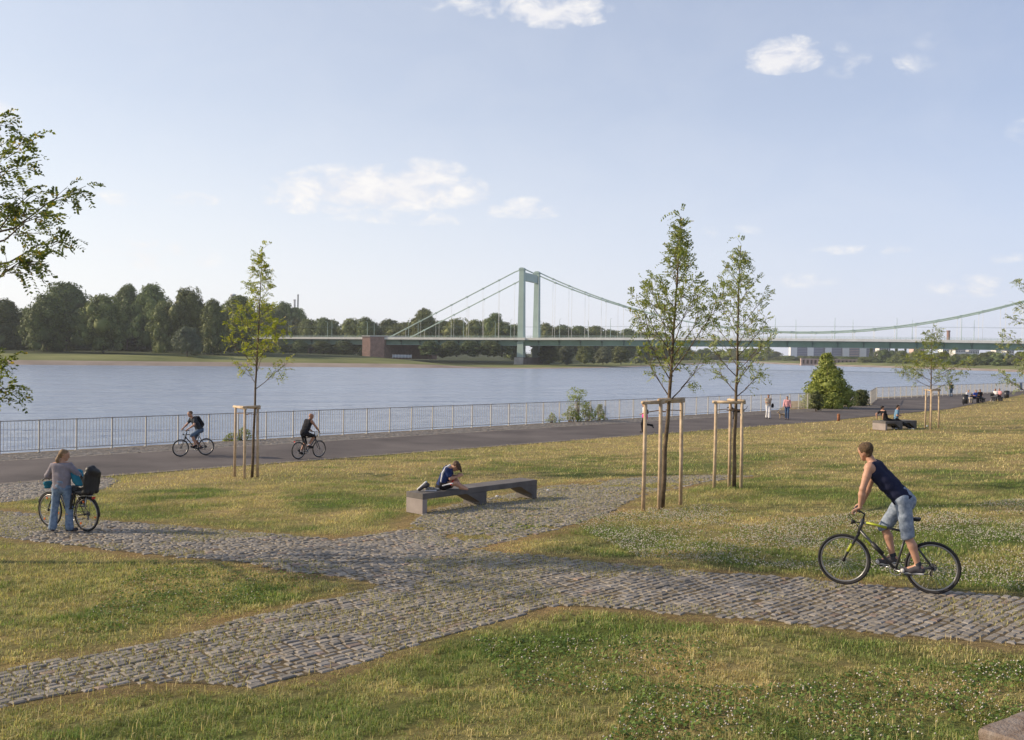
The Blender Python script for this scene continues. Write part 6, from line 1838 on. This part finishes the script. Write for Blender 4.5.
# walkers on the path
def walker(label, px, py, heading, H, step=.25, top=None, legs=None, hair=None, skin=None, dz=0.02, sleeve_to=.5, both=None, mode='long', long_hair=0.0, female=True, arms=None, tank=False, lift=None, flare=1.0, leg_name='trousers'):
    o = gpt(px, py); t = thing('person', label, 'person', (o.x, o.y, o.z + dz), heading, 'people walking on the river promenade')
    s = H / 1.76
    J = dict(pel=(0, 0, .95), hL=(0, .085, .91), hR=(0, -.085, .91), sL=(.03, .18, 1.42), sR=(.03, -.18, 1.42), neck=(.04, 0, 1.49), head=(.07, 0, 1.63), face=(1, 0, -.05),
             aL=(step, .09, .09), tL=(step + .14, .09, .04), aR=(-step, -.09, .11), tR=(-step + .12, -.09, .035), wL=(-.12, .25, .86), wR=(.18, -.25, .90))
    if lift: J['aR'] = (-.45, -.09, .42); J['tR'] = (-.50, -.09, .29)
    J.update(arms or {})
    J = {k: (tuple(c * s for c in v) if k != 'face' else v) for k, v in J.items()}
    for q, y in (('L', 1), ('R', -1)):
        J['k' + q] = ik(J['h' + q], J['a' + q], .43 * s, .42 * s, (1, 0, 0)); J['e' + q] = ik(J['s' + q], J['w' + q], .29 * s, .27 * s, (-1, .3 * y, -.2))
    dress(t, J, s * (.93 if female else 1), .018, skin or M_SKIN, top, legs, M_CHAR, hair, sleeve_to=sleeve_to, sleeve_both=both, female=female, long_hair=long_hair, hands=False, face=False, leg_mode=mode, tank=tank, flare=flare, leg_name=leg_name)
    return t, J, s
t, J, s = walker('jogging woman in white top, pink waist jacket and black leggings behind a stake', 644.5, 432.8, math.pi - .25, 1.70, .10, M_WHITEC, M_BLACKC, M_HAIRBL, lift=True, arms=dict(wL=(.25, .30, 1.05), wR=(-.05, -.30, .95)), long_hair=.05)
sk('waist_jacket', [(V3(0, -.07, .92), V3(0, .07, .92), .15, .15), (V3(-.03, 0, .80), V3(-.02, 0, .94), .14, .15)], .02, M_HOTPINK, t, .03)
sk('belt_bag', [(V3(-.10, -.05, 1.12), V3(-.12, .08, 1.22), .11, .09)], .02, M_BLACKC, t, .03)
t, J, s = walker('woman in wide white trousers and beige top walking towards us', 768, 418.8, -1.75, 1.72, .10, M_BEIGE, M_WHITEC, M_HAIRC, flare=1.5, arms=dict(wL=(.22, .05, 1.2), wR=(.24, -.10, 1.18)), skin=M_SKIN_TAN)
sk('shoulder_bag', [(V3(-.05, .30, .85), V3(.05, .30, 1.0), .09, .08)], .02, M_BLACKC, t, .03)
t, J, s = walker('woman in salmon pink shirt and blue jeans walking a small tan dog', 787, 420.0, -1.95, 1.66, .12, M_PINK, cloth('dark_blue_jeans', (.05, .09, .17)), M_HAIRC, sleeve_to=1.0, both=.6, long_hair=.08, arms=dict(wL=(.05, .28, .85)))
t, J, s = walker('man in dark top and jeans standing at the far railing with back turned', 951, 397.2, 1.3, 1.78, .05, M_CHAR, M_SHORTB, M_HAIRD, female=False, sleeve_to=.6)

def dog(label, px, py, heading, H, m, curl=False):
    o = gpt(px, py); t = thing('dog', label, 'dog', (o.x, o.y, o.z + .02), heading); s = H / .62
    P = [(V3(.22, 0, .46), V3(-.02, 0, .45), .115, .09), (V3(-.02, 0, .45), V3(-.24, 0, .47), .085, .085), (V3(.24, 0, .50), V3(.38, 0, .64), .075, .055), (V3(.38, 0, .65), V3(.46, 0, .64), .068, .05), (V3(.46, 0, .63), V3(.57, 0, .60), .036, .026),
         (V3(-.28, 0, .50), V3(-.42, 0, .58), .025, .016), (V3(-.42, 0, .58), V3(-.50, 0, .72), .016, .010)]
    for y in (.07, -.07):
        P += [(V3(.24, y, .42), V3(.22, y, .24), .045, .028), (V3(.22, y, .24), V3(.235, y, .04), .026, .022), (V3(.235, y, .03), V3(.28, y, .025), .024, .020),
              (V3(-.24, y, .44), V3(-.17, y, .28), .065, .038), (V3(-.17, y, .28), V3(-.28, y, .18), .034, .022), (V3(-.28, y, .18), V3(-.25, y, .03), .022, .020), (V3(-.25, y, .03), V3(-.20, y, .025), .022, .019),
              (V3(.39, y * .7, .70), V3(.36, y * 1.0, .62), .026, .018)]
    P = [tuple([a * s, b * s, r1 * s, r2 * s]) for a, b, r1, r2 in P]
    sk('body', P, .014, m, t, .02)
    MB().torus((.33 * s, 0, .585 * s), .07 * s, .01 * s, 'X', 16, 5).build('collar', M_RED, t)
dog('black dog standing behind the stakes of the paler young tree', 738, 419.5, math.pi * .92, .80, mat('black_fur', (.02, .018, .018), .8))
dog('small tan dog beside the woman in the salmon pink shirt', 782, 418.8, math.pi * 1.05, .42, mat('tan_fur', (.42, .30, .18), .85))

# people seated on distant benches
def sitter(label, loc, heading, top, legs, hair, lean=.0, reach=.4, skin=None, grp='people sitting on the distant benches', zs=.48, knee=.5, arm=None, s=1.0, female=False, legsout=0.0):
    t = thing('person', label, 'person', loc, heading, grp)
    dx = math.sin(lean) * .46; dz = math.cos(lean) * .46
    J = dict(pel=(0, 0, zs + .10), hL=(.02, .09, zs + .08), hR=(.02, -.09, zs + .08), sL=(dx, .18, zs + .11 + dz), sR=(dx, -.18, zs + .11 + dz), neck=(dx * 1.15, 0, zs + .18 + dz), head=(dx * 1.3 + .03, 0, zs + .31 + dz), face=(1, 0, -.1),
             aL=(reach + legsout, .12, .10), tL=(reach + legsout + .12, .13, .045), aR=(reach + .05 + legsout, -.12, .10), tR=(reach + .19 + legsout, -.12, .045), wL=(.28, .15, zs + .30), wR=(.28, -.15, zs + .28))
    if arm: J.update(arm)
    for q, y in (('L', 1), ('R', -1)):
        J['k' + q] = ik(J['h' + q], J['a' + q], .43, .42, (.5, 0, 1)); J['e' + q] = ik(J['s' + q], J['w' + q], .29, .27, (-1, .5 * y, -.5))
    dress(t, J, .98, .02, skin or M_SKIN, top, legs, M_WHITEC if legsout else M_CHAR, hair, hands=False, face=False, female=female)
    return t
A2 = R(30)
def onb2(x, y, z=0): return Vector((c2.x + math.cos(A2) * x - math.sin(A2) * y, c2.y + math.sin(A2) * x + math.cos(A2) * y, c2.z + z))
sitter('person in black leaning back on the left end of the distant bench', onb2(.55, .45, .02), math.pi * .0 + .3, M_BLACKC, M_BLACKC, M_HAIRD, lean=-.45, arm=dict(wL=(-.38, .24, .58), wR=(-.38, -.24, .58)), legsout=.15, grp='two people lounging on the distant bench')
sitter('person in steel blue shirt with legs stretched out at the right of the distant bench', onb2(1.25, .35, .02), -.2, M_SKYB, M_BLACKC, M_HAIRD, lean=.15, legsout=.35, grp='two people lounging on the distant bench')
def plain_bench(label, p, ang, L=1.8):
    t = thing('park_bench', label, 'bench', p, ang, 'dark benches at the far promenade')
    MB().box((0, 0, .45), (L, .45, .07)).build('seat', M_DARKF, t)
    MB().box((0, .25, .72), (L, .05, .35)).build('backrest', M_DARKF, t)
    for x in (-L / 2 + .15, L / 2 - .15): MB().box((x, 0, .207), (.08, .40, .414)).build('leg', M_DARKF, t)
pa = gpt(977, 402.8); pb = gpt(997, 401.3)
plain_bench('dark bench nearer the left bin with three people on it', pa, R(42), 3.2); plain_bench('dark bench nearer the right bin with two people on it', pb, R(42), 2.2)
u1 = Vector((math.cos(R(42)), math.sin(R(42)), 0))
sitter('person in pale top at the left end of the left far bench', pa - u1 * 2.1, R(-80), M_WHITEC, M_BEIGE, M_HAIRBL, s=.9)
sitter('person in royal blue shirt on the left far bench', pa - u1 * .6, R(-70), cloth('bright_blue', (.05, .10, .45)), M_BLACKC, M_HAIRBL, lean=.3)
sitter('person in black jacket right of the one in royal blue', pa + u1 * .7, R(-95), M_BLACKC, M_CHAR, M_HAIRD, skin=M_SKIN_TAN)
sitter('person in bright white shirt on the right far bench', pb - u1 * .3, R(-150), M_WHITEC, M_BEIGE, M_HAIRC, lean=.2, legsout=.15)
sitter('person in faded pink top beside the one in the white shirt', pb + u1 * .6, R(-140), M_PINK, M_BLACKC, M_HAIRC)
def bin_(label, p, H=1.05):
    t = thing('litter_bin', label, 'litter bin', p, 0, 'litter bins at the promenade')
    MB().tube([(0, 0, .15), (0, 0, H * .9)], [.25, .29], 14).build('container', M_DARKF, t, True)
    MB().tube([(0, 0, H * .9 + .002), (0, 0, H * .96), (0, 0, H)], [.30, .30, .16], 14).build('lid', M_BLACKP, t)
    MB().box((0, .34, H * .45), (.06, .06, H * .9)).build('post', M_DARKF, t)
bin_('dark green litter bin left of the far benches', gpt(965, 405.2)); bin_('black litter bin right of the far benches', gpt(1006.5, 399.3), 1.0)
p = gpt(838.5, 421.0); t = thing('bollard', 'small rust brown post at the grass edge below the big shrub', 'post', p, 0)
MB().tube([(0, 0, -.05), (0, 0, .42)], [.10, .10], 10).build('shaft', mat('rusty_brown', (.26, .10, .045), .8, .3), t, True)
MB().ball((0, 0, .43), (.12, .12, .08)).build('cap', mat('rusty_cap', (.30, .13, .06), .8, .3), t, True)
p = FF_A + (FF_B - FF_A) * .965; t = thing('notice_board', 'grey blue notice panel fixed on the far railing near the right edge', 'sign', (p.x, p.y, 0), math.atan2((FF_B - FF_A).y, (FF_B - FF_A).x))
MB().box((0, -.10, .78), (1.1, .04, 1.05)).build('panel', mat('panel_blue_grey', (.20, .24, .30), .5), t)
for x in (-.5, .5): MB().box((x, -.06, .6), (.06, .035, 1.2)).build('post', M_GALV, t)
# tiny figures on the far shore
for px, py, m1, m2, lab in ((73, 364.0, M_BLACKC, M_CHAR, 'tiny dark figure standing at the far waterline, leftmost'), (103.5, 363.6, M_BEIGE, M_WHITEC, 'tiny pale figure at the far waterline, second from the left'), (124, 362.8, M_PINK, M_BEIGE, 'tiny pinkish figure on the far beach left of the willow bush')):
    q = wpt(px, py + 1.0); q = q * 1.02
    t = thing('person', lab, 'person', (q[0], q[1], WATER_Z + .7), -1.2, 'people on the far beach')
    J = dict(pel=(0, 0, .95), hL=(0, .09, .91), hR=(0, -.09, .91), sL=(.03, .18, 1.42), sR=(.03, -.18, 1.42), neck=(.04, 0, 1.49), head=(.07, 0, 1.63), face=(1, 0, 0), aL=(.1, .12, .09), tL=(.22, .12, .04), aR=(-.1, -.12, .09), tR=(.0, -.12, .04), wL=(0, .28, .85), wR=(0, -.28, .85), eL=(-.02, .26, 1.14), eR=(-.02, -.26, 1.14), kL=(.05, .1, .5), kR=(0, -.1, .5))
    sk('body', body_prims(J, 1, False), .04, M_SKIN, t); sk('clothes', torso_prims(J, 1, .03) + [p2 for q2 in 'LR' for p2 in leg_prims(J, q2, 1, .12, .09, 1, .07, .9)], .04, m1, t)

def litter(label, px, py, s):
    o = gpt(px, py); r = random.Random(int(px))
    m = MB(); m.ball((0, 0, s * .5), (s, s * .7, s * .5), 9, 6)
    m.v = [(x * r.uniform(.75, 1.2), y * r.uniform(.75, 1.2), max(0.002, z * r.uniform(.75, 1.2))) for x, y, z in m.v]
    ob = m.build('crumpled_paper', M_WHITEC); ob.location = (o.x, o.y, o.z + .03); tag(ob, label, 'litter', 'bits of litter')
litter('crumpled white paper lying on the ground under the long bench', 497, 498.5, .055)
litter('white crumpled paper at the foot of the far stake frame', 927, 427.2, .07)
litter('small white paper scrap just beyond the right end of the long bench', 548, 492, .04)
